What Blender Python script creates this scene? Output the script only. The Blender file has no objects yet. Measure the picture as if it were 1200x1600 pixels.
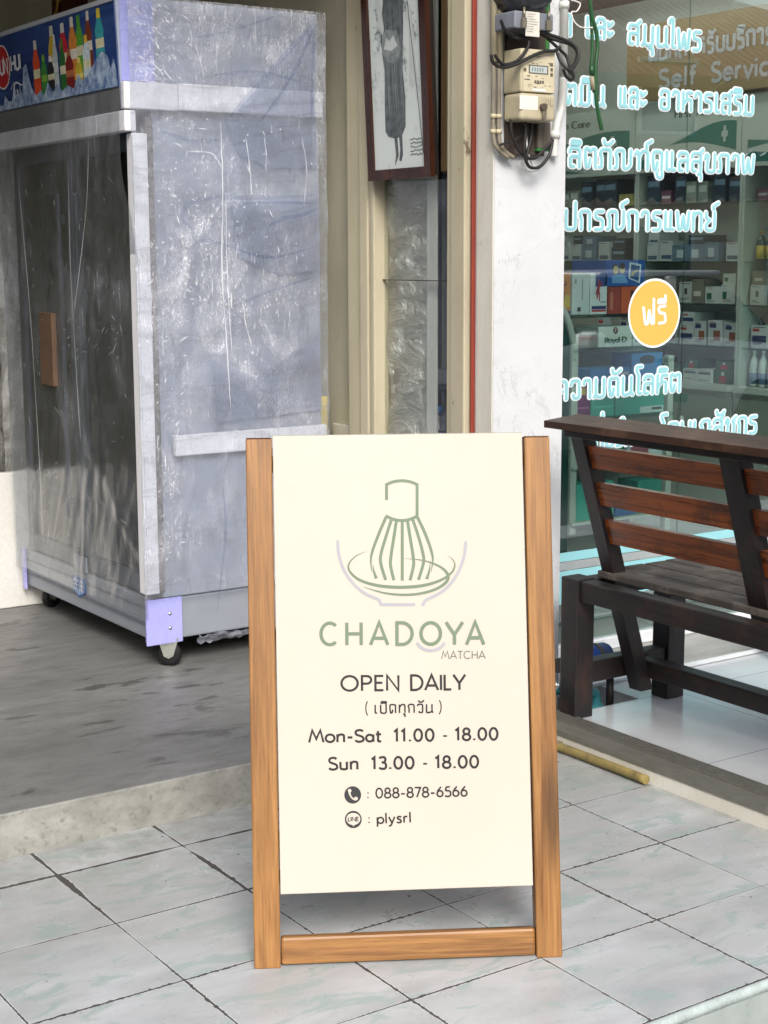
import bpy, bmesh, math, random
from mathutils import Vector, Matrix
R = math.radians
sc = bpy.context.scene
COL = sc.collection
rnd = random.Random(7)

# ------------------------------------------------------------------ camera, sky, sun, exposure
cd = bpy.data.cameras.new('camera'); cam = bpy.data.objects.new('camera', cd); COL.objects.link(cam)
TH, RO, YAW = .1626576, .004166068, .59424943
ca, sa = math.cos(YAW), math.sin(YAW)
def shop(v):                                    # survey axes -> shop axes (x along the shopfront, y inwards)
    return Vector((v[0]*ca + v[1]*sa, -v[0]*sa + v[1]*ca, v[2]))
fw = Vector((0, math.cos(TH), -math.sin(TH))); rr = Vector((1, 0, 0)); dd = Vector((0, -math.sin(TH), -math.cos(TH)))
c_, s_ = math.cos(RO), math.sin(RO)
right = shop(c_*rr + s_*dd); down = shop(-s_*rr + c_*dd); fwd = shop(fw)
m = Matrix((right, -down, -fwd)).transposed().to_4x4(); m.translation = (-1.374, -3.474, 1.5)
cam.matrix_world = m
cd.lens = 2442.8/1600*36; cd.sensor_width = 36; cd.clip_end = 1000; cd.clip_start = .05
sc.camera = cam

SUN_EL, SUN_AZ = 38, 205                        # azimuth clockwise from +y: the street side
w = bpy.data.worlds.new('World'); sc.world = w; w.use_nodes = True
nt = w.node_tree; bg = nt.nodes['Background']; bg.inputs[1].default_value = .13
sky = nt.nodes.new('ShaderNodeTexSky'); sky.sky_type = 'NISHITA'; sky.sun_disc = False
sky.sun_elevation = R(SUN_EL); sky.sun_rotation = R(SUN_AZ); sky.air_density = 1.0; sky.dust_density = 4.0; sky.ozone_density = .6
hs = nt.nodes.new('ShaderNodeHueSaturation'); hs.inputs['Saturation'].default_value = .5
nt.links.new(sky.outputs[0], hs.inputs['Color']); nt.links.new(hs.outputs[0], bg.inputs[0])
ld = bpy.data.lights.new('sun', 'SUN'); ld.energy = 1.4; ld.angle = R(22); ld.color = (1, .96, .9)
sun = bpy.data.objects.new('sun', ld); COL.objects.link(sun)
sdir = Vector((math.sin(R(SUN_AZ))*math.cos(R(SUN_EL)), math.cos(R(SUN_AZ))*math.cos(R(SUN_EL)), math.sin(R(SUN_EL))))
sun.rotation_euler = sdir.to_track_quat('Z', 'Y').to_euler()
sc.view_settings.view_transform = 'Standard'; sc.view_settings.look = 'None'
sc.view_settings.exposure = .76; sc.view_settings.gamma = 1; sc.view_settings.use_curve_mapping = False

# ------------------------------------------------------------------ materials
def srgb(h):
    h = h.lstrip('#'); v = [int(h[i:i+2], 16)/255 for i in (0, 2, 4)]
    return tuple(x/12.92 if x <= .04045 else ((x+.055)/1.055)**2.4 for x in v)
class NG:
    def __init__(s, name):
        s.m = bpy.data.materials.new(name); s.m.use_nodes = True; s.t = s.m.node_tree; s.p = s.t.nodes['Principled BSDF']
        s.out = s.t.nodes['Material Output']; s.tc = None
    def n(s, t, **k):
        x = s.t.nodes.new(t)
        for a, b in k.items(): setattr(x, a, b)
        return x
    def l(s, a, b): s.t.links.new(a, b)
    def put(s, v, inp):
        if isinstance(v, bpy.types.NodeSocket): s.l(v, inp)
        else:
            if isinstance(v, (tuple, list)) and len(v) == 3: v = (*v, 1)
            if isinstance(v, (int, float)) and inp.type == 'RGBA': v = (v, v, v, 1)
            inp.default_value = v
    pre = None
    def co(s, scale=(1, 1, 1), rot=(0, 0, 0), loc=(0, 0, 0)):
        if not s.tc: s.tc = s.n('ShaderNodeTexCoord')
        mp = s.n('ShaderNodeMapping'); src = s.tc.outputs['Object']
        if s.pre:
            p0 = s.n('ShaderNodeMapping'); s.l(src, p0.inputs[0]); p0.inputs['Rotation'].default_value = s.pre; src = p0.outputs[0]
        s.l(src, mp.inputs[0])
        mp.inputs['Scale'].default_value = scale; mp.inputs['Rotation'].default_value = rot; mp.inputs['Location'].default_value = loc
        return mp.outputs[0]
    def noise(s, vec, scale=5, detail=4, rough=.55, dist=0):
        x = s.n('ShaderNodeTexNoise'); s.l(vec, x.inputs['Vector']); x.inputs['Scale'].default_value = scale
        x.inputs['Detail'].default_value = detail; x.inputs['Roughness'].default_value = rough; x.inputs['Distortion'].default_value = dist
        return x.outputs['Fac']
    def ramp(s, f, *stops):
        x = s.n('ShaderNodeValToRGB'); s.l(f, x.inputs[0]); e = x.color_ramp.elements
        while len(e) < len(stops): e.new(.5)
        for el, (p, c) in zip(e, stops):
            el.position = p; el.color = (c, c, c, 1) if not isinstance(c, (tuple, list)) else (*c[:3], 1)
        return x.outputs[0]
    def mix(s, f, a, b, mode='MIX'):
        x = s.n('ShaderNodeMix', data_type='RGBA', blend_type=mode); s.put(f, x.inputs[0]); s.put(a, x.inputs[6]); s.put(b, x.inputs[7])
        return x.outputs[2]
    def math(s, op, a, b=0, c=0):
        x = s.n('ShaderNodeMath', operation=op); s.put(a, x.inputs[0]); s.put(b, x.inputs[1]); s.put(c, x.inputs[2]); return x.outputs[0]
    def bump(s, h, strength=.3, dist=.01, normal=None):
        x = s.n('ShaderNodeBump'); s.l(h, x.inputs['Height']); x.inputs['Strength'].default_value = strength; x.inputs['Distance'].default_value = dist
        if normal: s.l(normal, x.inputs['Normal'])
        return x.outputs[0]
    def set(s, base=None, rough=None, metal=None, normal=None, spec=None):
        for v, k in ((base, 'Base Color'), (rough, 'Roughness'), (metal, 'Metallic'), (normal, 'Normal'), (spec, 'Specular IOR Level')):
            if v is not None: s.put(v, s.p.inputs[k])
        return s.m
CACHE = {}
def plain(name, col, rough=.5, metal=0, var=.12, vs=14, bump=.08, spec=.5):
    key = (name, col, rough, metal)
    if key in CACHE: return CACHE[key]
    g = NG(name); base = srgb(col) if isinstance(col, str) else col
    v = g.co(); n1 = g.noise(v, vs, 6); n2 = g.noise(v, vs*9, 3)
    c = g.mix(g.ramp(n1, (.3, 0), (.7, 1)), tuple(x*(1-var) for x in base), tuple(min(1, x*(1+var*.7)) for x in base))
    rg = g.ramp(n2, (.3, max(0, rough-.07)), (.7, min(1, rough+.07)))
    g.set(c, rg, metal, g.bump(n2, bump, .002), spec); CACHE[key] = g.m
    return g.m
def grimy(name, col, dirt, amount=.5, rough=.6, sc_=(6, 6, 2), bump=.25, streak=True):
    g = NG(name); v = g.co(sc_); base = srgb(col); dc = srgb(dirt)
    n1 = g.noise(v, 1.2, 8, .65); n2 = g.noise(g.co((30, 30, 30)), 1, 6, .6); n3 = g.noise(g.co((60, 60, 3)), 1, 4)
    f = g.ramp(n1, (.5-.18*amount, 0), (.78-.1*amount, amount))
    c = g.mix(f, base, dc)
    c = g.mix(g.ramp(n2, (.62, 0), (.72, .55*amount)), c, tuple(x*.6 for x in dc))
    if streak: c = g.mix(g.ramp(n3, (.45, 0), (.8, .35*amount)), c, dc)
    return g.set(c, rough, 0, g.bump(g.math('ADD', n2, n1), bump, .004))
def wood(name, light, dark, axis='z', rough=.45, knots=True, scale=1.0, contrast=1.0, wear=None, bump=.15, coat=0, lean=None):
    g = NG(name); g.pre = lean; k = {'x': (1.0, 26, 26), 'y': (26, 1.0, 26), 'z': (26, 26, 1.0)}[axis]; k = tuple(a*scale for a in k)
    rnd_n = g.n('ShaderNodeObjectInfo'); off = g.n('ShaderNodeVectorMath', operation='SCALE'); off.inputs[0].default_value = (3.1, 7.7, 5.3); g.l(rnd_n.outputs['Random'], off.inputs['Scale'])
    v0 = g.co(k); ad = g.n('ShaderNodeVectorMath', operation='ADD'); g.l(v0, ad.inputs[0]); g.l(off.outputs[0], ad.inputs[1]); v = ad.outputs[0]
    n1 = g.noise(v, 1.0, 6, .6, .8); n2 = g.noise(v, 4.5, 5, .65, .4); n3 = g.noise(v, .28, 3, .5)
    f = g.math('ADD', g.math('MULTIPLY', n1, .55), g.math('MULTIPLY', n2, .45))
    c = g.mix(g.ramp(f, (.5-.16/contrast, 0), (.5+.17/contrast, 1)), srgb(dark), srgb(light))
    c = g.mix(g.ramp(n3, (.35, .28), (.6, 0)), c, tuple(x*.55 for x in srgb(dark)))
    if knots:
        vk = g.n('ShaderNodeTexVoronoi'); kk = {'x': (1.6, 9, 9), 'y': (9, 1.6, 9), 'z': (9, 9, 1.6)}[axis]
        a2 = g.n('ShaderNodeVectorMath', operation='ADD'); g.l(g.co(kk), a2.inputs[0]); g.l(off.outputs[0], a2.inputs[1]); g.l(a2.outputs[0], vk.inputs['Vector']); vk.inputs['Scale'].default_value = .75
        c = g.mix(g.ramp(vk.outputs['Distance'], (.07, .75), (.2, 0)), c, tuple(x*.35 for x in srgb(dark)))
    if wear:
        nw = g.noise(g.co((9, 9, 9)), 1, 7, .7); c = g.mix(g.ramp(nw, (.5, 0), (.66, .8)), c, srgb(wear))
    if coat: g.p.inputs['Coat Weight'].default_value = coat; g.p.inputs['Coat Roughness'].default_value = .25
    return g.set(c, g.ramp(n2, (.3, rough-.08), (.7, rough+.1)), 0, g.bump(n2, bump, .003))

def mat_tiles():
    g = NG('marbled floor tile'); T = .3423
    sp = g.n('ShaderNodeSeparateXYZ'); g.l(g.co(), sp.inputs[0])
    u = g.math('DIVIDE', sp.outputs[0], T); v = g.math('DIVIDE', sp.outputs[1], T)
    du = g.math('MULTIPLY', g.math('ABSOLUTE', g.math('SUBTRACT', g.math('FRACT', g.math('ADD', u, .5)), .5)), T)
    dv = g.math('MULTIPLY', g.math('ABSOLUTE', g.math('SUBTRACT', g.math('FRACT', g.math('ADD', v, .5)), .5)), T)
    big = g.noise(g.co((7, 7, 7)), 1, 2); chip = g.noise(g.co((55, 55, 55)), 1, 5, .7); lon = g.noise(g.co((2.3, 2.3, 2.3), loc=(.4, 1.3, 0)), 1, 2)
    # old wide joints near the shop step, fine ones elsewhere
    near = g.math('MULTIPLY', g.ramp(g.math('ADD', g.math('MULTIPLY', sp.outputs[1], .5), .5), (.30, 0), (.44, 1)), g.ramp(g.math('ADD', g.math('MULTIPLY', sp.outputs[0], .25), .5), (.62, 1), (.70, 0)))
    wj = g.math('ADD', .0012, g.math('MULTIPLY', g.ramp(lon, (.42, 0), (.62, 1)), .0016))
    wj = g.math('ADD', wj, g.math('MULTIPLY', g.math('MULTIPLY', near, g.ramp(big, (.35, 0), (.7, 1)), 0), .0085))
    chipw = g.math('MULTIPLY', g.ramp(chip, (.5, 0), (.8, 1)), g.math('MULTIPLY', g.ramp(lon, (.4, 0), (.66, 1)), .012))
    wj = g.math('ADD', wj, chipw)
    d = g.math('MINIMUM', du, dv)
    gro = g.math('LESS_THAN', d, wj)
    rim = g.math('MULTIPLY', g.math('LESS_THAN', d, g.math('ADD', wj, .0022)), .35)
    # per tile offset so no two tiles carry the same veining
    fu, fv = g.math('FLOOR', u), g.math('FLOOR', v)
    cx = g.n('ShaderNodeCombineXYZ'); g.l(fu, cx.inputs[0]); g.l(fv, cx.inputs[1])
    wn = g.n('ShaderNodeTexWhiteNoise', noise_dimensions='3D'); g.l(cx.outputs[0], wn.inputs['Vector'])
    sc2 = g.n('ShaderNodeVectorMath', operation='SCALE'); g.l(wn.outputs['Color'], sc2.inputs[0]); sc2.inputs['Scale'].default_value = 13
    ad = g.n('ShaderNodeVectorMath', operation='ADD'); g.l(g.co((4.2, 10, 1), rot=(0, 0, R(32))), ad.inputs[0]); g.l(sc2.outputs[0], ad.inputs[1]); vein = ad.outputs[0]
    nA = g.noise(vein, .8, 5, .6, .6); nB = g.noise(vein, 1.5, 6, .68, 1.0); nC = g.noise(g.co((1.1, 1.1, 1)), 1, 5, .6)
    base = g.mix(g.ramp(nA, (.3, 0), (.7, 1)), (.35, .365, .38), (.51, .53, .55))
    base = g.mix(g.ramp(nB, (.53, 0), (.60, .8)), base, (.30, .39, .375))
    base = g.mix(g.ramp(nB, (.30, .5), (.40, 0)), base, (.42, .385, .375))
    base = g.mix(g.ramp(g.noise(g.co((70, 240, 1), rot=(0, 0, R(20))), 1, 3), (.62, 0), (.72, .45)), base, (.25, .25, .24))
    base = g.mix(g.ramp(nC, (.45, 0), (.75, .5)), base, (.33, .325, .30))
    # dirt against step and door sill, spread wider to paint in the shade falloff
    nd = g.noise(g.co((14, 14, 14)), 1, 7, .7)
    dirt = g.math('MULTIPLY', g.math('MAXIMUM', g.ramp(g.math('ADD', sp.outputs[1], .8), (.25, 0), (.7, .45), (.98, 1)), g.ramp(g.math('MULTIPLY', sp.outputs[0], .5), (.79, 0), (.83, 1))), g.ramp(nd, (.35, .25), (.65, 1)))
    base = g.mix(g.math('MULTIPLY', dirt, .85), base, (.20, .19, .17))
    sp2 = g.noise(g.co((26, 26, 26), loc=(3, 8, 0)), 1, 2, .5)
    base = g.mix(g.ramp(sp2, (.745, 0), (.757, .9)), base, (.03, .035, .05))
    base = g.mix(rim, base, (.75, .76, .77)); base = g.mix(gro, base, (.065, .06, .056))
    h = g.math('SUBTRACT', 1, gro)
    rg = g.mix(gro, g.ramp(nd, (.3, .22), (.7, .42)), .9)
    return g.set(base, rg, 0, g.bump(g.math('ADD', h, g.math('MULTIPLY', nd, .06)), .5, .003))
def mat_concrete():
    g = NG('polished cement floor'); geo = g.n('ShaderNodeNewGeometry'); spn = g.n('ShaderNodeSeparateXYZ'); g.l(geo.outputs['Normal'], spn.inputs[0])
    a = g.noise(g.co((1.6, 3.2, 2)), 1, 8, .62, .5); b = g.noise(g.co((7, 16, 9), rot=(0, 0, R(-12))), 1, 8, .7); c3 = g.noise(g.co((5, 13, 5), loc=(2, 1, 0)), 1, 4, .6)
    c = g.mix(g.ramp(a, (.3, 0), (.7, 1)), (.15, .15, .147), (.225, .225, .22))
    c = g.mix(g.ramp(b, (.5, 0), (.68, .45)), c, (.085, .085, .083)); c = g.mix(g.ramp(b, (.3, .4), (.45, 0)), c, (.24, .24, .235))
    c = g.mix(g.ramp(g.noise(g.co((160, 160, 160)), 1, 2), (.58, 0), (.72, .5)), c, (.07, .07, .068)); c = g.mix(g.ramp(g.noise(g.co((.9, 2.2, 1)), 1, 3), (.4, .0), (.65, .5)), c, (.10, .10, .098)); c = g.mix(g.ramp(c3, (.62, 0), (.66, .8)), c, (.065, .063, .058))
    scr = g.noise(g.co((14, 190, 5), rot=(0, 0, R(24))), 1, 2); c = g.mix(g.ramp(scr, (.7, 0), (.76, .35)), c, (.4, .4, .4))
    f = g.noise(g.co((9, 9, 14)), 1, 8, .7); f2 = g.noise(g.co((40, 40, 40)), 1, 5, .7)
    face = g.mix(g.ramp(f, (.35, 0), (.65, 1)), (.22, .22, .20), (.36, .36, .33)); face = g.mix(g.ramp(f2, (.54, 0), (.66, .75)), face, (.17, .165, .145)); face = g.mix(g.ramp(f, (.66, 0), (.74, .5)), face, (.40, .34, .28))
    side = g.ramp(spn.outputs[2], (.35, 1), (.75, 0))
    return g.set(g.mix(side, c, face), g.mix(side, g.ramp(b, (.3, .35), (.7, .6)), .85), 0, g.bump(g.math('ADD', b, f2), .22, .004))
def mat_peeling(name, paint, under, amount=.5, dirt='#8d8672', sc_=1.0):
    g = NG(name); v = g.co((11*sc_, 11*sc_, 5*sc_)); n1 = g.noise(v, 1, 9, .72, .4); n2 = g.noise(g.co((3, 3, 1.3)), 1, 6, .65); n3 = g.noise(g.co((90, 90, 14)), 1, 4)
    edge = .74-.16*amount
    c = g.mix(g.ramp(n2, (.42, 0), (.8, .7)), srgb(paint), srgb(dirt)); c = g.mix(g.ramp(n3, (.55, 0), (.8, .3)), c, srgb(dirt))
    pe = g.ramp(n1, (edge, 0), (edge+.012, 1)); rimd = g.ramp(n1, (edge-.02, 0), (edge-.004, .5))
    c = g.mix(rimd, c, tuple(x*.75 for x in srgb(paint))); c = g.mix(pe, c, srgb(under))
    h = g.math('SUBTRACT', g.math('MULTIPLY', n2, .4), g.math('MULTIPLY', pe, .8))
    return g.set(c, .6, 0, g.bump(h, .5, .003))
def mat_glass(name, tint=(.93, .97, .97), refl=1.0, rough=0.0):
    g = NG(name); g.t.nodes.remove(g.p)
    tr = g.n('ShaderNodeBsdfTransparent'); tr.inputs[0].default_value = (*tint, 1); gl = g.n('ShaderNodeBsdfGlossy'); gl.inputs['Roughness'].default_value = rough
    fr = g.n('ShaderNodeFresnel'); fr.inputs[0].default_value = 1.5; mx = g.n('ShaderNodeMixShader'); ge = g.n('ShaderNodeNewGeometry')
    g.l(g.math('MINIMUM', g.math('MULTIPLY', g.math('MULTIPLY', fr.outputs[0], refl), g.math('SUBTRACT', 1, ge.outputs['Backfacing'])), 1), mx.inputs[0]); g.l(tr.outputs[0], mx.inputs[1]); g.l(gl.outputs[0], mx.inputs[2]); g.l(mx.outputs[0], g.out.inputs[0])
    return g.m
def mat_film(name, haze=.16, tint=(.89, .91, .95), col=(.62, .66, .76), axis='y', glint=1.0, bump=.6, gl=1.4):
    """clear stretch film: mostly see-through, a milky haze where layers lie double, thin painted white pulls and darker folds"""
    g = NG(name); tr = g.n('ShaderNodeBsdfTransparent'); tr.inputs[0].default_value = (*tint, 1)
    def rot(a): return (0, R(a), 0) if axis == 'y' else (R(a), 0, 0)
    region = g.noise(g.co((2.2, 2.2, 1.5)), 1, 4, .6); wid = g.noise(g.co((5, 5, 3.2), rot=rot(20)), 1, 6, .65, .8)
    s1 = g.noise(g.co((95, 95, 7), rot=rot(32)), 1, 4, .65, .6); s2 = g.noise(g.co((80, 80, 6), rot=rot(-24)), 1, 4, .65, .6); s3 = g.noise(g.co((150, 150, 45), rot=rot(50)), 1, 4, .7, 1.6)
    fo = g.noise(g.co((1.6, 1.6, 5.5), rot=rot(-14)), 1, 3, .5, 1.4)
    ridge = g.math('MAXIMUM', g.math('SUBTRACT', 1, g.math('MULTIPLY', g.math('ABSOLUTE', g.math('SUBTRACT', fo, .5)), 16)), 0)
    rmask = g.ramp(region, (.40, .06), (.66, 1))
    glints = g.math('MAXIMUM', g.math('MAXIMUM', g.ramp(s1, (.63, 0), (.70, 1)), g.ramp(s2, (.65, 0), (.72, 1))), g.ramp(s3, (.57, 0), (.66, .85)))  # white streaks: glints painted into the film's colour
    glints = g.math('MULTIPLY', g.math('MULTIPLY', glints, rmask), glint)
    milk = g.math('MULTIPLY', g.ramp(wid, (.42, 0), (.72, 1)), g.math('MULTIPLY', rmask, .55*glint))
    h = g.math('ADD', g.math('MULTIPLY', wid, 1.0), g.math('ADD', g.math('MULTIPLY', s1, .28), g.math('MULTIPLY', s3, .16)))
    nrm = g.bump(h, bump, .02)
    fac = g.math('ADD', haze, g.math('ADD', g.math('MULTIPLY', glints, .75), g.math('ADD', milk, g.math('MULTIPLY', ridge, .16*glint))))
    c = g.mix(g.math('MULTIPLY', ridge, .7), col, tuple(x*.45 for x in col)); c = g.mix(g.math('MINIMUM', g.math('ADD', glints, milk), 1), c, (.86, .88, .93))
    g.set(c, .3, 0, nrm, .6)
    glo = g.n('ShaderNodeBsdfGlossy'); glo.inputs['Roughness'].default_value = .10; g.l(nrm, glo.inputs['Normal'])
    fr = g.n('ShaderNodeFresnel'); ge = g.n('ShaderNodeNewGeometry'); g.l(g.math('SUBTRACT', 1.5, g.math('MULTIPLY', ge.outputs['Backfacing'], .8333)), fr.inputs[0]); g.l(nrm, fr.inputs['Normal'])
    m1 = g.n('ShaderNodeMixShader'); g.l(g.math('MINIMUM', fac, .92), m1.inputs[0]); g.l(tr.outputs[0], m1.inputs[1]); g.l(g.p.outputs[0], m1.inputs[2])
    m2 = g.n('ShaderNodeMixShader'); g.l(g.math('MINIMUM', g.math('MULTIPLY', fr.outputs[0], 1.6*gl), .8), m2.inputs[0]); g.l(m1.outputs[0], m2.inputs[1]); g.l(glo.outputs[0], m2.inputs[2])
    g.l(m2.outputs[0], g.out.inputs[0]); return g.m
def mat_emit(name, col, s):
    g = NG(name); g.p.inputs['Emission Color'].default_value = (*col, 1); g.p.inputs['Emission Strength'].default_value = s; return g.set((.9, .9, .9), .4)

# ------------------------------------------------------------------ mesh builder
class MB:
    def __init__(s): s.b = bmesh.new()
    def box(s, x0, x1, y0, y1, z0, z1, bev=0, seg=2, M=None):
        t = bmesh.new(); bmesh.ops.create_cube(t, size=1)
        for v in t.verts: v.co = Vector(((x0+x1)/2+v.co.x*(x1-x0), (y0+y1)/2+v.co.y*(y1-y0), (z0+z1)/2+v.co.z*(z1-z0)))
        if bev: bmesh.ops.bevel(t, geom=t.edges[:], offset=bev, segments=seg, profile=.5, affect='EDGES')
        return s.add(t, M)
    def add(s, t, M=None):
        mp = {}
        for v in t.verts: mp[v] = s.b.verts.new(M @ v.co if M else v.co)
        for f in t.faces:
            try: nf = s.b.faces.new([mp[v] for v in f.verts]); nf.smooth = f.smooth
            except ValueError: pass
        t.free(); return s
    def cyl(s, p0, p1, r0, r1=None, n=20, smooth=True, cap=True):
        r1 = r0 if r1 is None else r1; p0, p1 = Vector(p0), Vector(p1); d = (p1-p0).normalized(); q = d.to_track_quat('Z', 'Y')
        A = [s.b.verts.new(p0+q@Vector((r0*math.cos(6.28319*i/n), r0*math.sin(6.28319*i/n), 0))) for i in range(n)]
        B = [s.b.verts.new(p1+q@Vector((r1*math.cos(6.28319*i/n), r1*math.sin(6.28319*i/n), 0))) for i in range(n)]
        for i in range(n): s.b.faces.new((A[i], A[(i+1) % n], B[(i+1) % n], B[i])).smooth = smooth
        if cap: s.b.faces.new(A[::-1]); s.b.faces.new(B)
        return s
    def tube(s, pts, r, n=10, sub=6):
        P = spline([Vector(p) for p in pts], sub); rings = []; up = Vector((.3, .2, 1)).normalized()
        for i, p in enumerate(P):
            d = (P[min(i+1, len(P)-1)]-P[max(i-1, 0)]).normalized(); x = d.cross(up)
            if x.length < 1e-3: x = d.cross(Vector((1, 0, 0)))
            x.normalize(); y = d.cross(x); up = x.cross(d) if False else up
            rings.append([s.b.verts.new(p+x*r*math.cos(6.28319*k/n)+y*r*math.sin(6.28319*k/n)) for k in range(n)])
        for a, b in zip(rings, rings[1:]):
            for k in range(n): s.b.faces.new((a[k], b[k], b[(k+1) % n], a[(k+1) % n])).smooth = True
        s.b.faces.new(rings[0]); s.b.faces.new(rings[-1][::-1]); return s
    def lathe(s, c, prof, n=20, axis='z'):
        c = Vector(c); rings = []
        for r, z in prof:
            rings.append([s.b.verts.new(c+({'z': lambda a, b, h: Vector((a, b, h)), 'y': lambda a, b, h: Vector((a, h, b)), 'x': lambda a, b, h: Vector((h, a, b))}[axis])(r*math.cos(6.28319*k/n), r*math.sin(6.28319*k/n), z)) for k in range(n)])
        for a, b in zip(rings, rings[1:]):
            for k in range(n): s.b.faces.new((a[k], a[(k+1) % n], b[(k+1) % n], b[k])).smooth = True
        s.b.faces.new(rings[0][::-1]); s.b.faces.new(rings[-1]); return s
    def prism(s, pts, f, d0, d1):                 # 2-D outline placed by f(u, v, depth)
        A = [s.b.verts.new(f(u, v, d0)) for u, v in pts]; B = [s.b.verts.new(f(u, v, d1)) for u, v in pts]; n = len(pts)
        s.b.faces.new(A); s.b.faces.new(B[::-1])
        for i in range(n): s.b.faces.new((A[i], B[i], B[(i+1) % n], A[(i+1) % n]))
        return s
    def flat(s, pts, f, d=0):
        s.b.faces.new([s.b.verts.new(f(u, v, d)) for u, v in pts]); return s
    def grid(s, nu, nv, f):
        V = [[s.b.verts.new(f(i/nu, j/nv)) for j in range(nv+1)] for i in range(nu+1)]
        for i in range(nu):
            for j in range(nv): s.b.faces.new((V[i][j], V[i+1][j], V[i+1][j+1], V[i][j+1])).smooth = True
        return s
    def build(s, name, mat, parent=None, off=None, loc=None, fixn=True):
        me = bpy.data.meshes.new(name)
        if fixn: bmesh.ops.recalc_face_normals(s.b, faces=s.b.faces[:])
        o = bpy.data.objects.new(name, me); COL.objects.link(o)
        if parent: o.parent = parent; off = off or OFF.get(parent, Vector()); OFF[o] = off
        elif loc is not None: off = Vector(loc); o.location = off; OFF[o] = off
        else: off = Vector()
        if off.length: bmesh.ops.translate(s.b, vec=-off, verts=s.b.verts[:])
        s.b.to_mesh(me); s.b.free(); me.materials.append(mat); return o
OFF = {}
def spline(P, sub):
    if len(P) < 3: return P
    out = []
    for i in range(len(P)-1):
        p0, p1, p2, p3 = P[max(i-1, 0)], P[i], P[i+1], P[min(i+2, len(P)-1)]
        for k in range(sub):
            t = k/sub
            out.append(.5*((2*p1)+(p2-p0)*t+(2*p0-5*p1+4*p2-p3)*t*t+(3*p1-p0-3*p2+p3)*t**3))
    return out+[P[-1]]
def tag(o, label=None, cat=None, group=None, kind=None):
    for k, v in (('label', label), ('category', cat), ('group', group), ('kind', kind)):
        if v: o[k] = v
    return o
def thing(name, label, cat, loc=(0, 0, 0), rz=0, group=None):
    o = bpy.data.objects.new(name, None); COL.objects.link(o); o.location = loc; o.rotation_euler = (0, 0, rz); o.empty_display_size = .1
    OFF[o] = Vector() if rz else Vector(loc); return tag(o, label, cat, group)
def box(name, mat, parent, *a, bev=.002, **k): return MB().box(*a, bev=bev, **k).build(name, mat, parent)
def copy_tree(o, parent=None):
    c = o.copy(); COL.objects.link(c); c.parent = parent
    if parent: c.matrix_parent_inverse = o.matrix_parent_inverse
    for ch in [x for x in bpy.data.objects if x.parent == o]: copy_tree(ch, c)
    return c

# ------------------------------------------------------------------ stroke lettering
def E(cx, cy, rx, ry, a0, a1, n=22):
    return [('a', cx+rx*math.cos(R(a0+(a1-a0)*i/n)), cy+ry*math.sin(R(a0+(a1-a0)*i/n))) for i in range(n+1)]
def fillet(pts, r):
    P = [(p[1], p[2], True) if p[0] == 'a' else (p[0], p[1], False) for p in pts]; out = []
    for i, (x, y, fix) in enumerate(P):
        if i in (0, len(P)-1) or fix or r <= 0: out.append((x, y)); continue
        a, b, c = Vector(P[i-1][:2]), Vector((x, y)), Vector(P[i+1][:2]); la, lc = (a-b).length, (c-b).length
        if la < 1e-6 or lc < 1e-6: continue
        d = min(r, la*.49, lc*.49); p, q = b+(a-b)/la*d, b+(c-b)/lc*d
        for k in range(7):
            t = k/6; v = p*(1-t)**2+2*b*t*(1-t)+q*t*t; out.append((v.x, v.y))
    res = [out[0]]
    for p in out[1:]:
        if (p[0]-res[-1][0])**2+(p[1]-res[-1][1])**2 > 1e-10: res.append(p)
    return res
def ribbon(mb, P, wd, f, d, ext=0):
    """flat stroke of width wd (number, or a list along the path) placed by f(u, v, depth)"""
    P = [Vector(p) for p in P]; n = len(P)
    closed = n > 3 and (P[0]-P[-1]).length < 1e-4
    if ext and not closed: P[0] = P[0]+(P[0]-P[1]).normalized()*ext; P[-1] = P[-1]+(P[-1]-P[-2]).normalized()*ext
    L, Rr = [], []
    for i, p in enumerate(P):
        a = P[i-1] if i else (P[-2] if closed else None); b = P[i+1] if i < n-1 else (P[1] if closed else None)
        d1 = (p-a).normalized() if a is not None else None; d2 = (b-p).normalized() if b is not None else None
        d1 = d1 or d2; d2 = d2 or d1; t = d1+d2; t = t.normalized() if t.length > 1e-6 else d1
        nn = Vector((-t.y, t.x)); k = max(.45, nn.dot(Vector((-d1.y, d1.x))))
        ww = (wd if not isinstance(wd, (list, tuple)) else wd[0]+(0 if n < 2 else 0)) if not isinstance(wd, (list, tuple)) else interp(wd, i/(n-1))
        L.append(p+nn*ww/2/k); Rr.append(p-nn*ww/2/k)
    VL = [mb.b.verts.new(f(v.x, v.y, d)) for v in L]; VR = [mb.b.verts.new(f(v.x, v.y, d)) for v in Rr]
    for i in range(n-1): mb.b.faces.new((VL[i], VR[i], VR[i+1], VL[i+1]))
def jointed(mb, P, wd, f, d, ext=0):
    """uniform stroke made of short bars and round joints, each a hair in front of the last so no two lie in one plane"""
    P = [Vector(p) for p in P]; k = 0
    for i, p in enumerate(P):
        if i and (p-P[i-1]).length > 1e-6:
            a = P[i-1]; n = (p-a); n = Vector((-n.y, n.x)).normalized()*wd/2; mb.flat([a+n, p+n, p-n, a-n], f, d+k*.000005); k += 1
        disc(mb, p.x, p.y, wd/2, wd/2, f, d+k*.000005, 12); k += 1
def interp(ws, t):
    x = t*(len(ws)-1); i = min(int(x), len(ws)-2); return ws[i]+(ws[i+1]-ws[i])*(x-i)
G = {}
def g_(ch, adv, *st): G[ch] = (adv, [(s if isinstance(s, tuple) and not isinstance(s[0], (int, float, str)) and isinstance(s[1], (int, float)) else (s, 0)) for s in st])
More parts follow.
